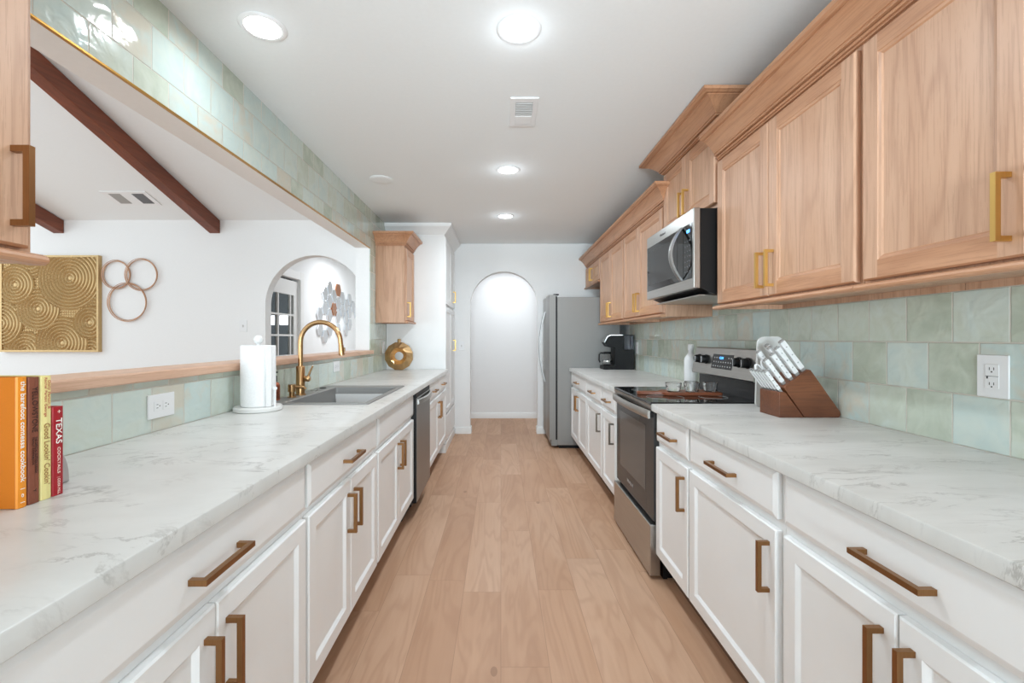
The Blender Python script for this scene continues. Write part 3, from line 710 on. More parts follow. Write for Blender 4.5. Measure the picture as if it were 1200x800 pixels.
# ------------------------------------------------------------------ sink, faucet, soap pump
def rr(x0, x1, y0, y1, r, z, n=5):
    pts = []
    for cx, cy, a0 in ((x1 - r, y1 - r, 0), (x0 + r, y1 - r, 90), (x0 + r, y0 + r, 180), (x1 - r, y0 + r, 270)):
        for i in range(n + 1):
            a = R(a0 + 90 * i / n); pts.append((cx + r * math.cos(a), cy + r * math.sin(a), z))
    return pts
par = thing('kitchen_sink', (-.93, 2.745, CT), 'large single-bowl stainless sink set into the left worktop', 'sink')
rim = MB()
ox0, ox1, oy0, oy1 = -1.222, -.672, 2.30, 3.19; ix0, ix1, iy0, iy1 = -1.122, -.708, 2.348, 3.084
rim.loops([rr(ox0, ox1, oy0, oy1, .02, CT + .0005), rr(ox0 + .002, ox1 - .002, oy0 + .002, oy1 - .002, .02, CT + .006), rr(ix0 - .006, ix1 + .006, iy0 - .006, iy1 + .006, .02, CT + .006),
           rr(ix0, ix1, iy0, iy1, .018, CT + .001), rr(ix0 + .006, ix1 - .006, iy0 + .006, iy1 - .006, .018, CT - .16), rr(ix0 + .03, ix1 - .03, iy0 + .03, iy1 - .03, .03, CT - .195),
           rr(ix0 + .02, ix1 - .02, iy0 + .02, iy1 - .02, .03, CT - .198), rr(ix0 - .002, ix1 + .002, iy0 - .002, iy1 + .002, .02, CT - .16), rr(ix0 - .004, ix1 + .004, iy0 - .004, iy1 + .004, .02, CT + .0005)], 0, False, False)
rim.build('basin', 'sinks', par, smooth=20)
MB().loops([rr(ix0 + .03, ix1 - .03, iy0 + .03, iy1 - .03, .03, CT - .1952), rr(ix0 + .03, ix1 - .03, iy0 + .03, iy1 - .03, .03, CT - .197)]).build('basin_floor', 'sinks', par, smooth=30)
MB().lathe((-.915, 2.74, CT - .195), [(.045, 0), (.045, .002), (.03, .003)], 28).build('drain', 'chrome', par)
for y in (2.87, 3.01):
    MB().lathe((-1.178, y, CT + .006), [(.021, .0002), (.021, .004), (.016, .006), (.004, .007)], 24).build('hole_cover', 'steel' if y < 2.9 else 'slot', par)
FX, FY = -1.172, 2.66; fz = CT + .006
par = thing('kitchen_faucet', (FX, FY, fz), 'tall brushed gold gooseneck faucet standing behind the sink', 'faucet')
MB().lathe((FX, FY, fz), [(.030, .0002), (.030, .006), (.0245, .009), (.0245, .165), (.022, .168), (.015, .170)], 32).build('base', 'fgold', par)
Ra = .117; zc = 1.226
pts = [(FX, FY, fz + .168), (FX, FY, 1.13)] + [(FX + Ra - Ra * math.cos(a), FY, zc + Ra * math.sin(a)) for a in (math.pi * i / 24 * 1.0 for i in range(25))]
pts += [(FX + 2 * Ra + .002, FY, 1.212)]
MB().tube(pts, .0138, 18).build('spout', 'fgold', par)
MB().tube([(FX + 2 * Ra + .002, FY, 1.2115), (FX + 2 * Ra + .006, FY, 1.165), (FX + 2 * Ra + .008, FY, 1.150)], .016, 18, rs=[.0145, .0165, .0165]).box(FX + 2 * Ra + .021, FX + 2 * Ra + .026, FY - .006, FY + .006, 1.17, 1.195).build('spray_head', 'fgold', par)
MB().lathe((FX + .0246, FY, fz + .095), [(.015, 0), (.017, .004), (.017, .026), (.012, .032)], 24, ax='x').build('valve', 'fgold', par)
MB().tube([(FX + .045, FY, fz + .105), (FX + .056, FY, fz + .135), (FX + .072, FY, fz + .170)], .006, 12, rs=[.007, .0058, .005]).build('lever', 'fgold', par)
par = thing('soap_pump', (-1.172, 2.55, fz), 'short gold soap dispenser pump beside the faucet base', 'soap dispenser')
MB().lathe((-1.172, 2.55, fz), [(.024, .0002), (.024, .005), (.015, .008), (.015, .030), (.021, .032), (.021, .070), (.018, .073)], 24).build('pump', 'fgold', par)
MB().tube([(-1.151, 2.55, fz + .058), (-1.105, 2.55, fz + .056), (-1.094, 2.55, fz + .046)], .008, 12).build('nozzle', 'fgold', par)

# ------------------------------------------------------------------ paper towel, little bottle, vase
tx, ty = -1.136, 2.13
par = thing('paper_towel_holder', (tx, ty, CT), 'white marble paper towel stand with ball finial', 'paper towel holder')
MB().lathe((tx, ty, CT), [(.100, .0005), (.104, .004), (.104, .018), (.100, .022)], 48).build('base', 'marbw', par)
MB().lathe((tx, ty, CT), [(.008, .022), (.008, .318)], 16).build('rod', 'white', par)
MB().lathe((tx, ty, CT + .331), [(.001, -.021), (.012, -.018), (.019, -.009), (.0215, 0), (.019, .010), (.012, .018), (.001, .021)], 24).build('finial', 'marbw', par)
MB().tube([(tx + .088, ty - .02, CT + .022), (tx + .088, ty - .02, CT + .10)], .005, 10).lathe((tx + .088, ty - .02, CT + .105), [(.001, -.010), (.009, -.005), (.010, 0), (.009, .005), (.001, .010)], 16).build('arm', 'white', par)
rl = MB(); n = 56
def rolr(a): return .074 + .0012 * math.sin(5 * a)
ls = [[(tx + r * math.cos(2 * math.pi * i / n), ty + r * math.sin(2 * math.pi * i / n), CT + z) for i in range(n)] for r, z in ((.021, .0225), (.071, .0225), (.074, .026), (.0745, .15), (.074, .300), (.071, .304), (.021, .304), (.021, .0225))]
rl.loops(ls, 0, False, False)
rl.prism([(tx + .060, ty - .052), (tx + .074, ty - .034), (tx + .079, ty - .036), (tx + .066, ty - .056)], 'z', CT + .024, CT + .30)
tag(rl.build('paper_towel_roll', 'paper', origin=(tx, ty, CT + .0225)), 'white paper towel roll on the marble stand', 'paper towels')
bx, by = -1.213, 2.44
par = thing('soap_bottle', (bx, by, CT), 'small black and copper bottle half hidden behind the paper towels', 'bottle')
MB().lathe((bx, by, CT), [(.024, .0005), (.026, .004), (.026, .085), (.020, .098), (.010, .104)], 24).build('body', 'coral', par)
MB().lathe((bx, by, CT), [(.010, .1045), (.012, .106), (.012, .135), (.006, .138), (.006, .150), (.015, .151), (.015, .158)], 20).build('cap', 'black', par)

vx, vy, vr = -1.075, 4.80, .150
par = thing('ring_vase', (vx, vy, CT), 'faceted gold ring-shaped vase standing against the white pantry', 'vase')
N = 12; sec = [(.046, 0), (.088, .044), (.150, .014), (.150, -.014), (.088, -.044)]
ls = []
for i in range(N):
    a = 2 * math.pi * (i + .5) / N
    ls.append([(vx + r * math.cos(a + (.26 if j in (1, 4) else 0)), vy + h, CT + .148 + r * math.sin(a + (.26 if j in (1, 4) else 0))) for j, (r, h) in enumerate(sec)])
vb = MB(); vb.loops(ls + [ls[0]], 0, False, False)
vb.build('body', 'vgold', par, smooth=0)
MB().lathe((vx, vy, CT + .285), [(.018, 0), (.018, .042), (.014, .044), (.013, .030), (.012, .01)], 8).build('neck', 'vgold', par, smooth=0)

# ------------------------------------------------------------------ books and bookend
bxs = -.953
def book(name, y0, y1, h, dep, cover, spine, label, cat='book'):
    par = thing(name, (bxs - dep / 2, (y0 + y1) / 2, CT), label, cat, 'cookbooks on the left worktop')
    t = .0028; e = .0004; z0 = CT + .0006
    c = MB(); c.box(bxs - dep, bxs - .004, y0 + e, y0 + t, z0, z0 + h); c.box(bxs - dep, bxs - .004, y1 - t, y1 - e, z0, z0 + h)
    c.build('cover', cover, par, smooth=0, bevel=.0008)
    sp = [(bxs - .004, y0 + e), (bxs - .001, y0 + e + .002), (bxs, (y0 + y1) / 2), (bxs - .001, y1 - e - .002), (bxs - .004, y1 - e), (bxs - .006, y1 - t), (bxs - .006, y0 + t)]
    s = MB().prism(sp, 'z', z0, z0 + h).build('spine', spine, par, smooth=0)
    MB().box(bxs - dep + .004, bxs - .0065, y0 + t + .0002, y1 - t - .0002, z0 + .003, z0 + h - .004).build('pages', 'pages', par, smooth=0)
    return par, s
def spine_text(par, s, body, size, mat, y, ztop, width=None):
    return text('spine_title', body, size, mat, s, frame((bxs + .0006, y, ztop), (0, 0, -1), (0, 1, 0)), width=width)
b1, s1 = book('cookbook', .896, .9165, .260, .215, 'orange', 'orangesp', 'thick orange hardback cookbook, front of the book row')
spine_text(b1, s1, 'the barefoot contessa cookbook', .0135, 'inkw', .9065, CT + .252, .200)
spine_text(b1, s1, '|  o  |', .009, 'inkw', .9065, CT + .040, .028)
b2, s2 = book('cookbook', .9172,   .9412, .2575, .205, 'brown', 'brown', 'brown hardback cookbook between the orange and pale yellow books')
spine_text(b2, s2, 'YELLOWSTONE', .0150, 'ink', .9292, CT + .238, .092)
spine_text(b2, s2, 'THE OFFICIAL DUTTON RANCH', .0058, 'ink', .9320, CT + .136, .074)
spine_text(b2, s2, 'FAMILY COOKBOOK', .0058, 'ink', .9262, CT + .136, .056)
spine_text(b2, s2, 'Y', .010, 'ink', .9292, CT + .030)
b3, s3 = book('cookbook', .9418,   .9662, .2585, .205, 'yellow', 'yellow', 'pale yellow hardback cookbook with brown script on its spine')
spine_text(b3, s3, 'Dolly Parton &', .0072, 'inkr', .9592, CT + .250, .060)
spine_text(b3, s3, 'Rachel Parton George', .0072, 'inkr', .9520, CT + .256, .082)
spine_text(b3, s3, "Good Lookin' Cookin'", .0165, 'inkb', .9540, CT + .160, .128)
b4, s4 = book('cookbook', .9668, .9928, .190, .150, 'red', 'red', 'short dark red cookbook at the far end of the book row')
spine_text(b4, s4, 'TEXAS', .0185, 'inkw', .9798, CT + .166, .054)
spine_text(b4, s4, 'COCKTAILS', .0085, 'inkp', .9800, CT + .104, .056)
spine_text(b4, s4, '| CIDER MILL', .0075, 'inkp', .9800, CT + .040, .036)
spine_text(b4, s4, '+', .014, 'inkp', .9800, CT + .184)
q = [(.9940, CT + .0005), (1.074, CT + .0005)] + [(.9940 + .080 * math.cos(R(90) * i / 10), CT + .012 + .098 * math.sin(R(90) * i / 10)) for i in range(11)]
tag(MB().prism(q, 'x', -1.14, -1.018).build('bookend', 'gstone', origin=(-1.08, 1.03, CT), bevel=.003), 'grey stone bookend behind the red book', 'bookend')

# ------------------------------------------------------------------ knife block and knives
kn0, kn1 = 1.930, 2.078
par = thing('knife_block', (1.31, 2.0, CT), 'walnut two-part knife block in the right corner by the tile', 'knife block')
z0 = CT + .0005
MB().prism([(1.201, 1.040), (1.208, 1.048), (1.308, 1.116), (1.316, 1.114), (1.440, .938), (1.443, .926), (1.437, z0), (1.290, z0)], 'y', kn0, kn1).build('block', 'walnut', par, smooth=0, bevel=.003)
MB().prism([(1.183, z0), (1.183, 1.018), (1.186, 1.021), (1.207, 1.021), (1.2868, z0)], 'y', kn0 + .001, kn1 - .001).build('steak_knife_block', 'walnut', par, smooth=0, bevel=.001)
dirk = Vector((-.60, 0, .80)).normalized(); nrm = Vector((.80, 0, .60)).normalized()
def knife(o, L, wd, th, label, name='chef_knife', group='white-handled knives in the block'):
    """o = point in the slot; wd = handle height along the normal direction, th = thickness along Y"""
    par = thing(name, tuple(o), label, 'knife', group); o = Vector(o)
    def loop(u, a, b): 
        c = o + dirk * u; return [c + nrm * a + Vector((0, b, 0)), c + nrm * a - Vector((0, b, 0)), c - nrm * a - Vector((0, b, 0)), c - nrm * a + Vector((0, b, 0))]
    h = wd / 2; t = th / 2
    MB().loops([loop(-.004, h * .7, t * .7), loop(.012, h * .8, t * .8)]).build('bolster', 'capsteel', par, smooth=0)
    MB().loops([loop(.0122, h * .8, t), loop(.018, h * .95, t), loop(L * .5, h * .82, t), loop(L * .8, h, t), loop(L - .007, h * .95, t)]).build('handle', 'white', par, smooth=0, bevel=.0012)
    MB().loops([loop(L - .0068, h * .97, t), loop(L, h * .75, t * .8)]).build('end_cap', 'capsteel', par, smooth=0)
    rv = MB()
    for u in (.28, .53, .78):
        c = o + dirk * (L * u)
        rv.lathe((c.x, c.y - t - .0006, c.z), [(.0028, 0), (.0028, 2 * t + .0012)], 10, ax='y')
    rv.build('rivets', 'chrome', par)
    return par
ordn = ['first', 'second', 'third', 'fourth', 'fifth', 'sixth']
for i in range(6):
    y = kn0 + .014 + i * .0235
    knife((1.196, y, 1.0215), .112 , .015, .0105, 'slim white steak knife, %s of the front row counted from the near side' % ordn[i], 'steak_knife')
top0 = Vector((1.205, 0, 1.046)); top1 = Vector((1.306, 0, 1.115))
def slot(u, y): p = top0.lerp(top1, u); return (p.x, y, p.z)
for u, y, L, wd, lab in ((.10, 1.955, .135, .020, 'white-handled knife at the low near corner of the large block'),
                         (.38, 1.950, .140, .021, 'white-handled knife second up the near edge of the large block'),
                         (.66, 1.952, .150, .022, 'white-handled knife third up the near edge of the large block'),
                         (.93, 1.955, .162, .024, 'longest white knife handle at the top near corner of the block'),
                         (.66, 2.005, .150, .021, 'white-handled knife in the middle of the large block'),
                         (.38, 2.045, .150, .021, 'white-handled knife low on the far side of the large block'),
                         (.80, 2.052, .150, .021, 'white-handled knife high on the far side of the large block')):
    knife(slot(u, y), L, wd, .016, lab)
o = Vector(slot(.08, 2.022)); par = thing('kitchen_shears', tuple(o), 'kitchen shears with white loop handles in the block', 'scissors')
for sgn in (-1, 1):
    c = o + dirk * .085 + nrm * (.017 * sgn)
    b = MB(); n = 28; ls = []
    for i in range(n):
        a = 2 * math.pi * i / n; dd = dirk * math.cos(a) * .026 + nrm * math.sin(a) * .013
        out = dd.normalized(); ls.append([c + dd + out * .0045, c + dd + Vector((0, .005, 0)), c + dd - out * .0045, c + dd - Vector((0, .005, 0))])
    b.loops(ls + [ls[0]], 0, False, False)
    b.tube([o - dirk * .003 + nrm * (.004 * sgn), o + dirk * .035 + nrm * (.007 * sgn), o + dirk * .062 + nrm * (.014 * sgn)], .0055, 10)
    b.build('handle', 'white', par)
# white board leaning on the wall behind the knife block
n = 8; r = .035
cb = []
x0, x1, h = 1.248, 1.372, .345
for cx, cz, a0 in ((x1 - r, h - r, 0), (x0 + r, h - r, 90), (x0 + r * .6, r * .6, 180), (x1 - r * .6, r * .6, 270)):
    rr_ = r if cz > .1 else r * .6
    for i in range(n + 1):
        a = R(a0 + 90 * i / n); cb.append((cx + rr_ * math.cos(a), cz + rr_ * math.sin(a)))
def tiltb(x, z, yy): return (x - .045 * z / h, 2.235 - .10 * z / h + yy, CT + .001 + z)
n = len(cb)
tag(MB().loops([[tiltb(x, z, -.006) for x, z in cb], [tiltb(x, z, .006) for x, z in cb]]).build('cutting_board', 'marbw', origin=(1.33, 2.235, CT), bevel=.002), 'white cutting board leaning behind the knife block', 'cutting board')

# ------------------------------------------------------------------ serving board and glass bowls on the cooktop
cz = .9195
bp_ = []
par_y0, par_y1 = 2.60, 2.76; ymid = 2.68
bpoly = [(.955, par_y0 + .01), (.965, par_y0), (1.262, par_y0), (1.272, par_y0 + .01), (1.272, par_y1 - .01), (1.262, par_y1), (.965, par_y1), (.955, par_y1 - .01), (.945, ymid + .03), (.93, ymid + .022), (.815, ymid + .022), (.803, ymid + .010), (.803, ymid - .010), (.815, ymid - .022), (.93, ymid - .022), (.945, ymid - .03)]
tag(MB().prism(bpoly, 'z', cz, cz + .018).build('serving_board', 'board', origin=(1.1, 2.68, cz), smooth=30, bevel=.003), 'dark wooden paddle board lying on the cooktop under glass bowls', 'serving board')
gz = cz + .0185
def bowl(x, y, r, label):
    pr = [(r * .74, 0.0005), (r * .80, .003), (r * .93, .028), (r, .052), (r - .002, .053), (r - .0045, .051), (r * .93 - .004, .028), (r * .72, .007), (.002, .006)]
    tag(MB().lathe((x, y, gz), [(.002, .0005)] + pr, 36, cap=False).build('glass_bowl', 'glass', origin=(x, y, gz)), label, 'bowl', 'small clear glass bowls on the wooden board')
bowl(1.005, 2.65, .046, 'clear glass bowl nearest the board handle')
bowl(1.110, 2.648, .044, 'clear glass bowl in the front middle of the board')
bowl(1.140, 2.722, .040, 'clear glass bowl at the back of the board')
bowl(1.222, 2.656, .042, 'clear glass bowl at the end of the board near the backguard')
wx, wy = 1.378, 3.30
par = thing('white_bottle', (wx, wy, CT), 'slim matte white bottle standing between tile wall and range backguard', 'bottle')
MB().lathe((wx, wy, CT), [(.044, .0005), (.046, .004), (.046, .175), (.042, .195), (.024, .222), (.018, .235), (.018, .250)], 32).build('body', 'white', par)
MB().lathe((wx, wy, CT), [(.019, .2505), (.020, .252), (.020, .290), (.017, .294)], 24).build('stopper', 'white', par)

# ------------------------------------------------------------------ coffee maker
cy0, cy1 = 4.87, 5.06; zc0 = CT + .0005
par = thing('coffee_maker', (1.28, 4.965, CT), 'black coffee maker with carafe in the far right corner', 'coffee maker')
MB().prism([(1.10, zc0), (1.425, zc0), (1.425, 1.125), (1.318, 1.125), (1.318, 1.278), (1.185, 1.278), (1.150, 1.262), (1.118, 1.205), (1.150, 1.160), (1.222, 1.145), (1.222, .958), (1.10, .952)], 'y', cy0, cy1).build('body', 'black', par, smooth=20, bevel=.004)
MB().box(1.319, 1.424, cy0 + .004, cy1 - .004, 1.126, 1.276).build('water_tank', 'tank', par, smooth=0, bevel=.006)
MB().box(1.32, 1.423, cy0 + .01, cy1 - .01, 1.2765, 1.284).build('tank_lid', 'black', par, smooth=0)
MB().prism([(1.183, 1.2795), (1.310, 1.2795), (1.310, 1.285), (1.181, 1.285), (1.144, 1.266), (1.110, 1.206), (1.1165, 1.206), (1.149, 1.264)], 'y', cy0 + .02, cy1 - .02).build('lid_trim', 'chrome', par, smooth=20)
ccx, ccy = 1.160, 4.965
c = MB().lathe((ccx, ccy, .958), [(.040, 0), (.050, .006), (.054, .040), (.052, .075), (.038, .112), (.036, .118), (.034, .117), (.048, .074), (.050, .040), (.046, .008), (.002, .006)], 32, cap=False).build('carafe', 'glass', par)
MB().lathe((ccx, ccy, .958), [(.038, .119), (.042, .121), (.042, .136), (.030, .142)], 28).build('carafe_lid', 'black', c)
MB().tube([(ccx - .038, ccy, 1.085), (ccx - .070, ccy, 1.088), (ccx - .086, ccy, 1.070), (ccx - .088, ccy, 1.010), (ccx - .078, ccy, .985)], .008, 12).build('carafe_handle', 'black', c)
MB().lathe((ccx, ccy, .958), [(.055, .030), (.0555, .031), (.0555, .050), (.055, .051)], 32, cap=False).build('carafe_band', 'chrome', c)

# ------------------------------------------------------------------ outlets and switches
def plate(name, o, u, nvec, wd, ht, label, kind, cat):
    """o centre on the wall; u = direction of the plate's width; nvec = outward"""
    o = Vector(o); u = Vector(u); nv = Vector(nvec); z = Vector((0, 0, 1)); 
    par = thing(name, tuple(o), label, cat, 'wall plates')
    def slab(b, cu, cz, wu, wz, d0, d1):
        q = [o + u * (cu + su * wu / 2) + z * (cz + sz * wz / 2) for su, sz in ((-1, -1), (1, -1), (1, 1), (-1, 1))]
        b.loops([[p + nv * d0 for p in q], [p + nv * d1 for p in q]])
    b = MB(); slab(b, 0, 0, wd, ht, .0004, .006); b.build('plate', 'white', par, smooth=0, bevel=.002)
    horiz = wd > ht
    if kind == 'outlet':
        for sgn in (-1, 1):
            cu, cz_ = (sgn * .021, 0) if horiz else (0, sgn * .021)
            b = MB(); slab(b, cu, cz_, .034, .034, .0062, .0075); r = b.build('receptacle', 'white', par, smooth=0, bevel=.001)
            b = MB()
            if horiz: slab(b, cu - .003, -.006, .008, .002, .0076, .0079); slab(b, cu - .003, .006, .008, .002, .0076, .0079); slab(b, cu + .009, 0, .004, .004, .0076, .0079)
            else: slab(b, cu - .006, cz_ + .003, .002, .008, .0076, .0079); slab(b, cu + .006, cz_ + .003, .002, .008, .0076, .0079); slab(b, cu, cz_ - .009, .004, .004, .0076, .0079)
            b.build('slots', 'slot', r, smooth=0)
    elif kind == 'gfci':
        b = MB(); slab(b, 0, 0, .038, .070, .0062, .0078); r = b.build('receptacle', 'white', par, smooth=0, bevel=.001)
        b = MB()
        for sgn in (-1, 1):
            slab(b, -.006, sgn * .022, .002, .008, .0079, .0082); slab(b, .006, sgn * .022, .002, .008, .0079, .0082); slab(b, 0, sgn * .022 - .009, .004, .004, .0079, .0082)
        slab(b, 0, .0, .036, .0012, .0079, .0082); slab(b, -.012, -.004, .004, .007, .0079, .0084)
        b.build('slots', 'slot', r, smooth=0)
    else:
        b = MB(); slab(b, 0, 0, .012, .026, .0062, .008); slab(b, 0, .004, .008, .010, .008, .016); b.build('toggle', 'offw', par, smooth=0)
    return par
plate('wall_outlet', (XL, 1.665, 1.004), (0, 1, 0), (1, 0, 0), .130, .086, 'horizontal white outlet in the left backsplash near the books', 'outlet', 'outlet')
plate('wall_outlet', (XL, 3.44, 1.036), (0, 1, 0), (1, 0, 0), .125, .080, 'white plate in the left backsplash behind the faucet', 'outlet', 'outlet')
plate('wall_outlet', (XL, 4.83, 1.150), (0, 1, 0), (1, 0, 0), .078, .125, 'upright white plate on tile beside the gold vase', 'outlet', 'outlet')
plate('wall_outlet', (XR, 1.335, 1.138), (0, -1, 0), (-1, 0, 0), .087, .125, 'large white outlet with test buttons at right edge of the tile', 'gfci', 'outlet')
plate('wall_outlet', (XR, 4.83, 1.145), (0, -1, 0), (-1, 0, 0), .080, .125, 'small white outlet on tile beside the coffee maker', 'outlet', 'outlet')
plate('light_switch', (-.515, YB, 1.148), (1, 0, 0), (0, -1, 0), .075, .120, 'white light switch between pantry and kitchen archway', 'switch', 'switch')
plate('light_switch', (-2.69, YV, 1.375), (1, 0, 0), (0, -1, 0), .080, .120, 'white light switch on the living room wall left of its archway', 'switch', 'switch')

# ------------------------------------------------------------------ ceiling fixtures
def downlight(x, y, label, dim=1.0):
    par = thing('recessed_light', (x, y, H), label, 'ceiling light', 'recessed ceiling lights')
    b = MB(); n = 40
    ls = [[(x + r * math.cos(2 * math.pi * i / n), y + r * math.sin(2 * math.pi * i / n), H + z) for i in range(n)] for r, z in ((.067, -.0005), (.086, -.0005), (.088, -.003), (.078, -.008), (.067, -.006), (.067, -.0005))]
    b.loops(ls, 0, False, False); b.build('trim_ring', 'white', par)
    MB().lathe((x, y, H), [(.0665, -.0006), (.0665, -.0045), (.060, -.005)], 40).build('diffuser', 'lamp', par)
    l = bpy.data.lights.new('lamp', 'AREA'); l.shape = 'DISK'; l.size = .12; l.energy = LAMP_W * dim; l.color = (0.87, 1.0, 1.1); l.spread = R(165)
    o = bpy.data.objects.new('lamp', l); COL.objects.link(o); o.location = (x, y, H - .012)
    g = bpy.data.lights.new('lamp_glow', 'POINT'); g.shadow_soft_size = .04; g.energy = LAMP_W * (.05 if dim == 1 else .012); g.color = l.color  # extra point light added below the fixture for a halo on the ceiling
    o = bpy.data.objects.new('lamp_glow', g); COL.objects.link(o); o.location = (x, y, H - .065)
downlight(-.942, 1.80, 'bright round recessed light at the upper left above the tiled header', 0.25)
downlight(.072, 1.815, 'bright round recessed light nearest the camera over the aisle')
downlight(.052, 3.33, 'round recessed light over the aisle beyond the ceiling vent')
downlight(.045, 4.59, 'farthest small recessed light over the aisle near the archway')
tag(MB().lathe((-.93, 3.53, H), [(.090, -.0005), (.092, -.004), (.084, -.009), (.060, -.010)], 40).build('ceiling_speaker', 'ceil', origin=(-.93, 3.53, H)), 'plain white round ceiling cover near the tiled header', 'ceiling cover')
par = thing('ceiling_vent', (.122, 2.48, H), 'rectangular white ceiling vent over the aisle', 'vent', 'ceiling vents')
MB().box(.048, .196, 2.325, 2.640, H - .007, H - .0005).build('frame', 'white', par, smooth=0, bevel=.003)
MB().box(.078, .168, 2.365, 2.500, H - .0085, H - .0072).build('grille', 'grille', par, smooth=0)
b = MB()
for i in range(9): b.box(.079, .167, 2.372 + i * .0145, 2.375 + i * .0145, H - .0115, H - .0087)
b.build('slats', 'offw', par, smooth=0)
MB().box(.078, .168, 2.510, 2.605, H - .010, H - .0072).build('damper_cover', 'white', par, smooth=0, bevel=.002)
# vent on the vaulted ceiling
def vz(y): return H + SL * (YV - y)
par = thing('ceiling_vent', (-3.58, 4.38, vz(4.38)), 'white vent on the sloping living room ceiling', 'vent', 'ceiling vents')
def slopebox(b, x0, x1, ya, yb, d0, d1):
    b.add([(x, y, vz(y) - d) for d in (d0, d1) for y in (ya, yb) for x in (x0, x1)], [(0, 2, 3, 1), (4, 5, 7, 6), (0, 1, 5, 4), (2, 6, 7, 3), (0, 4, 6, 2), (1, 3, 7, 5)])
    return b
slopebox(MB(), -3.78, -3.345, 4.275, 4.485, .0008, .008).build('frame', 'white', par, smooth=0)
slopebox(MB(), -3.72, -3.61, 4.305, 4.455, .0082, .0095).build('grille', 'grille', par, smooth=0)
slopebox(MB(), -3.50, -3.39, 4.305, 4.455, .0082, .0095).build('grille', 'keys', par, smooth=0)

# ------------------------------------------------------------------ living room wall decor
ax0, ax1, az0, az1 = -5.185, -4.165, 1.107, 2.107
D = YV / 533
def ap(px, py): return ((px - 587) * D, 1.25 - (py - 396) * D)
circ = [(86, 326, 37), (22, 334, 23), (49, 362, 25), (109, 378, 19), (5, 379, 27), (77, 402, 31), (34, 412, 24), (110, 412, 16), (40, 303, 24), (115, 345, 16), (113, 300, 14)]
circ = [(ap(x, y), r * D) for x, y, r in circ]
NX, NZ = 440, 420
par = thing('wall_art_panel', ((ax0 + ax1) / 2, YV - .02, az0), 'square gold relief panel of concentric dotted circles on the living room wall', 'wall art')
vs = []; fs = []
for j in range(NZ + 1):
    z = az0 + .02 + (az1 - az0 - .04) * j / NZ
    for i in range(NX + 1):
        x = ax0 + .02 + (ax1 - ax0 - .04) * i / NX
        h = 0.003
        for (c, r) in circ:
            dx, dz = x - c[0], z - c[1]; q = math.hypot(dx, dz)
            if q < r:
                if q < .026: h = .012 * math.sqrt(max(0, 1 - (q / .028) ** 2)) + .002
                else:
                    ph = (q - .026) / .034; fr = ph - math.floor(ph); a = math.atan2(dz, dx)
                    rid = max(0, math.sin(math.pi * fr)) ** .7
                    nn = max(8, int(q * 2 * math.pi / .030))
                    cut = 1 if (math.sin(a * nn) > -.35 or math.cos(a - 0.1) > .75 and int(ph) % 1 == 0) else .7
                    h = .002 + .019 * rid * cut
                break
        else:
            h = .002 + .009 * (abs(math.sin(z * 110)) ** .8) * (1 if math.sin(x * 260) > -.3 else .4)
        vs.append((x, YV - .026 - h, z))
for j in range(NZ):
    for i in range(NX):
        a = j * (NX + 1) + i; fs.append((a, a + 1, a + NX + 2, a + NX + 1))
MB().add(vs, fs).build('relief', 'agold', par, smooth=60)
fr = MB(); y0_, y1_ = YV - .045, YV - .0008
fr.box(ax0, ax0 + .02, y0_, y1_, az0, az1); fr.box(ax1 - .02, ax1, y0_, y1_, az0, az1); fr.box(ax0 + .02, ax1 - .02, y0_, y1_, az0, az0 + .02); fr.box(ax0 + .02, ax1 - .02, y0_, y1_, az1 - .02, az1)
fr.box(ax0 + .02, ax1 - .02, YV - .022, y1_, az0 + .02, az1 - .02)
fr.build('frame', 'agold', par, smooth=0)

par = thing('ring_wall_decor', (-3.86, YV - .02, 1.9), 'three interlocking thin copper hoops on the living room wall', 'wall art')
for px, py, r in ((138, 322, 16.2), (167.5, 322, 18.2), (151, 354, 22)):
    x, z = ap(px, py); r *= D
    b = MB()
    for k, (dr, dx, dz) in enumerate(((0, 0, 0), (-.006, .004, .003), (.005, -.005, .002), (-.001, .003, -.006))):
        b.ring((x + dx, YV - .012 - .006 * k, z + dz), r + dr, .0030, 'y', 72, 8)
    b.build('hoop', 'rgold', par)

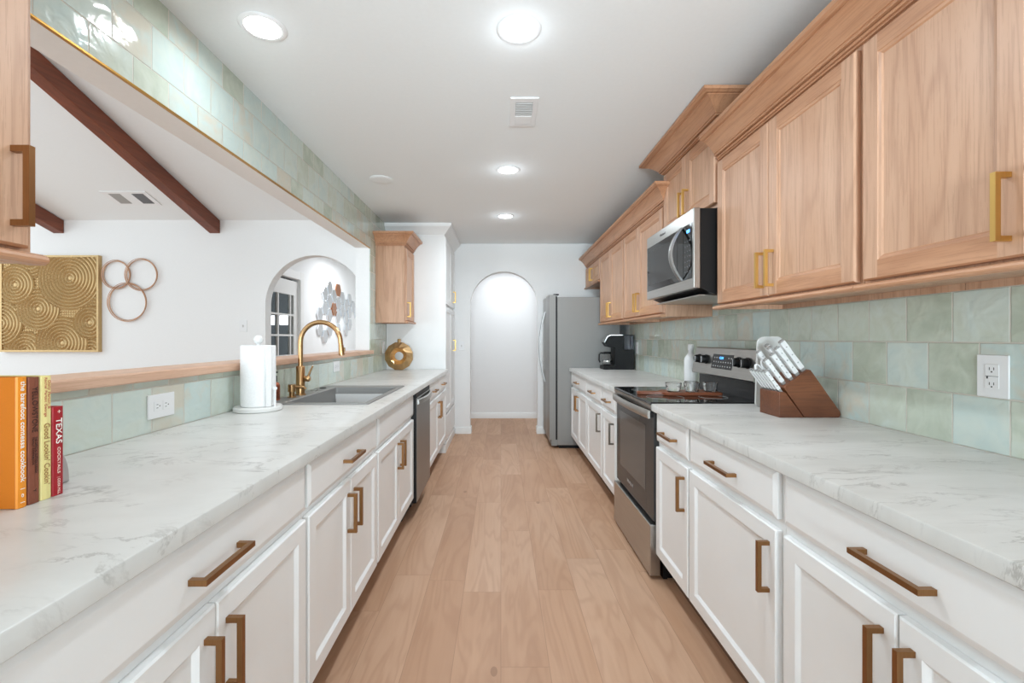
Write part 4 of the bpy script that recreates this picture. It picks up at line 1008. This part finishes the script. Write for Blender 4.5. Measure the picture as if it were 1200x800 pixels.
par = thing('mirror_cluster', (HX, 7.4, 1.6), 'cluster of silver and copper hexagon mirrors on the side hall wall', 'mirror')
hr = .125; f533 = 533
def hexat(px, py, mat, k):
    y = f533 * -HX / (587 - px); z = 1.25 - (py - 396) * y / f533
    ry = hr * .90; tl = R((k * 37 % 7 - 3) * .8); tv = R((k * 53 % 5 - 2) * .9)
    pts = [(y + ry * math.cos(R(60 * i)), z + ry * math.sin(R(60 * i))) for i in range(6)]
    b = MB()
    ls = []
    for d_, sc in ((.0006, 1), (.006, 1), (.010, .93)):
        ls.append([(HX + d_ + (.014 + (yy - y) * math.tan(tl) + (zz - z) * math.tan(tv) if d_ > .001 else 0), y + (yy - y) * sc, z + (zz - z) * sc) for yy, zz in pts])
    b.loops(ls).build('hexagon', mat, par, smooth=0)
hx = [(374.5, 372, 'm'), (379, 348.5, 'm'), (384, 339, 'm'), (379.5, 366, 'm'), (385, 357.5, 'm'), (390, 351, 'm'), (394.5, 344.5, 'c'), (389.8, 367, 'c'), (385, 373, 'm'), (395, 360.5, 'm'), (399.3, 353.5, 'm'),
      (394.6, 376, 'm'), (399, 370, 'm'), (403.2, 363, 'm'), (407, 356, 'm'), (402.8, 378.5, 'm'), (407, 371.5, 'm'), (410.6, 365, 'm'), (414, 359.5, 'm'), (374.8, 390.5, 'm'), (379.8, 398, 'm'), (385.2, 391, 'm'), (393, 394, 'm'), (406.6, 385.5, 'm'), (410.5, 379, 'm'), (416.8, 373, 'm')]
# keep them apart on the wall: snap to a hexagonal lattice
used = set(); k = 0
for px, py, c in hx:
    y = f533 * -HX / (587 - px); z = 1.25 - (py - 396) * y / f533
    pu, pv = hr * 1.5, hr * math.sqrt(3)
    i = round((y - 6.7) / pu); j = round((z - 1.6) / pv - (.5 if i % 2 else 0))
    if (i, j) in used: continue
    used.add((i, j)); yy = 6.7 + i * pu; zz = 1.6 + (j + (.5 if i % 2 else 0)) * pv
    hexat(587 - f533 * -HX / yy, 396 + (1.25 - zz) * f533 / yy, 'copmir' if c == 'c' else 'mirror', k); k += 1

for o in list(S.objects):
    if '_o' in o: del o['_o']
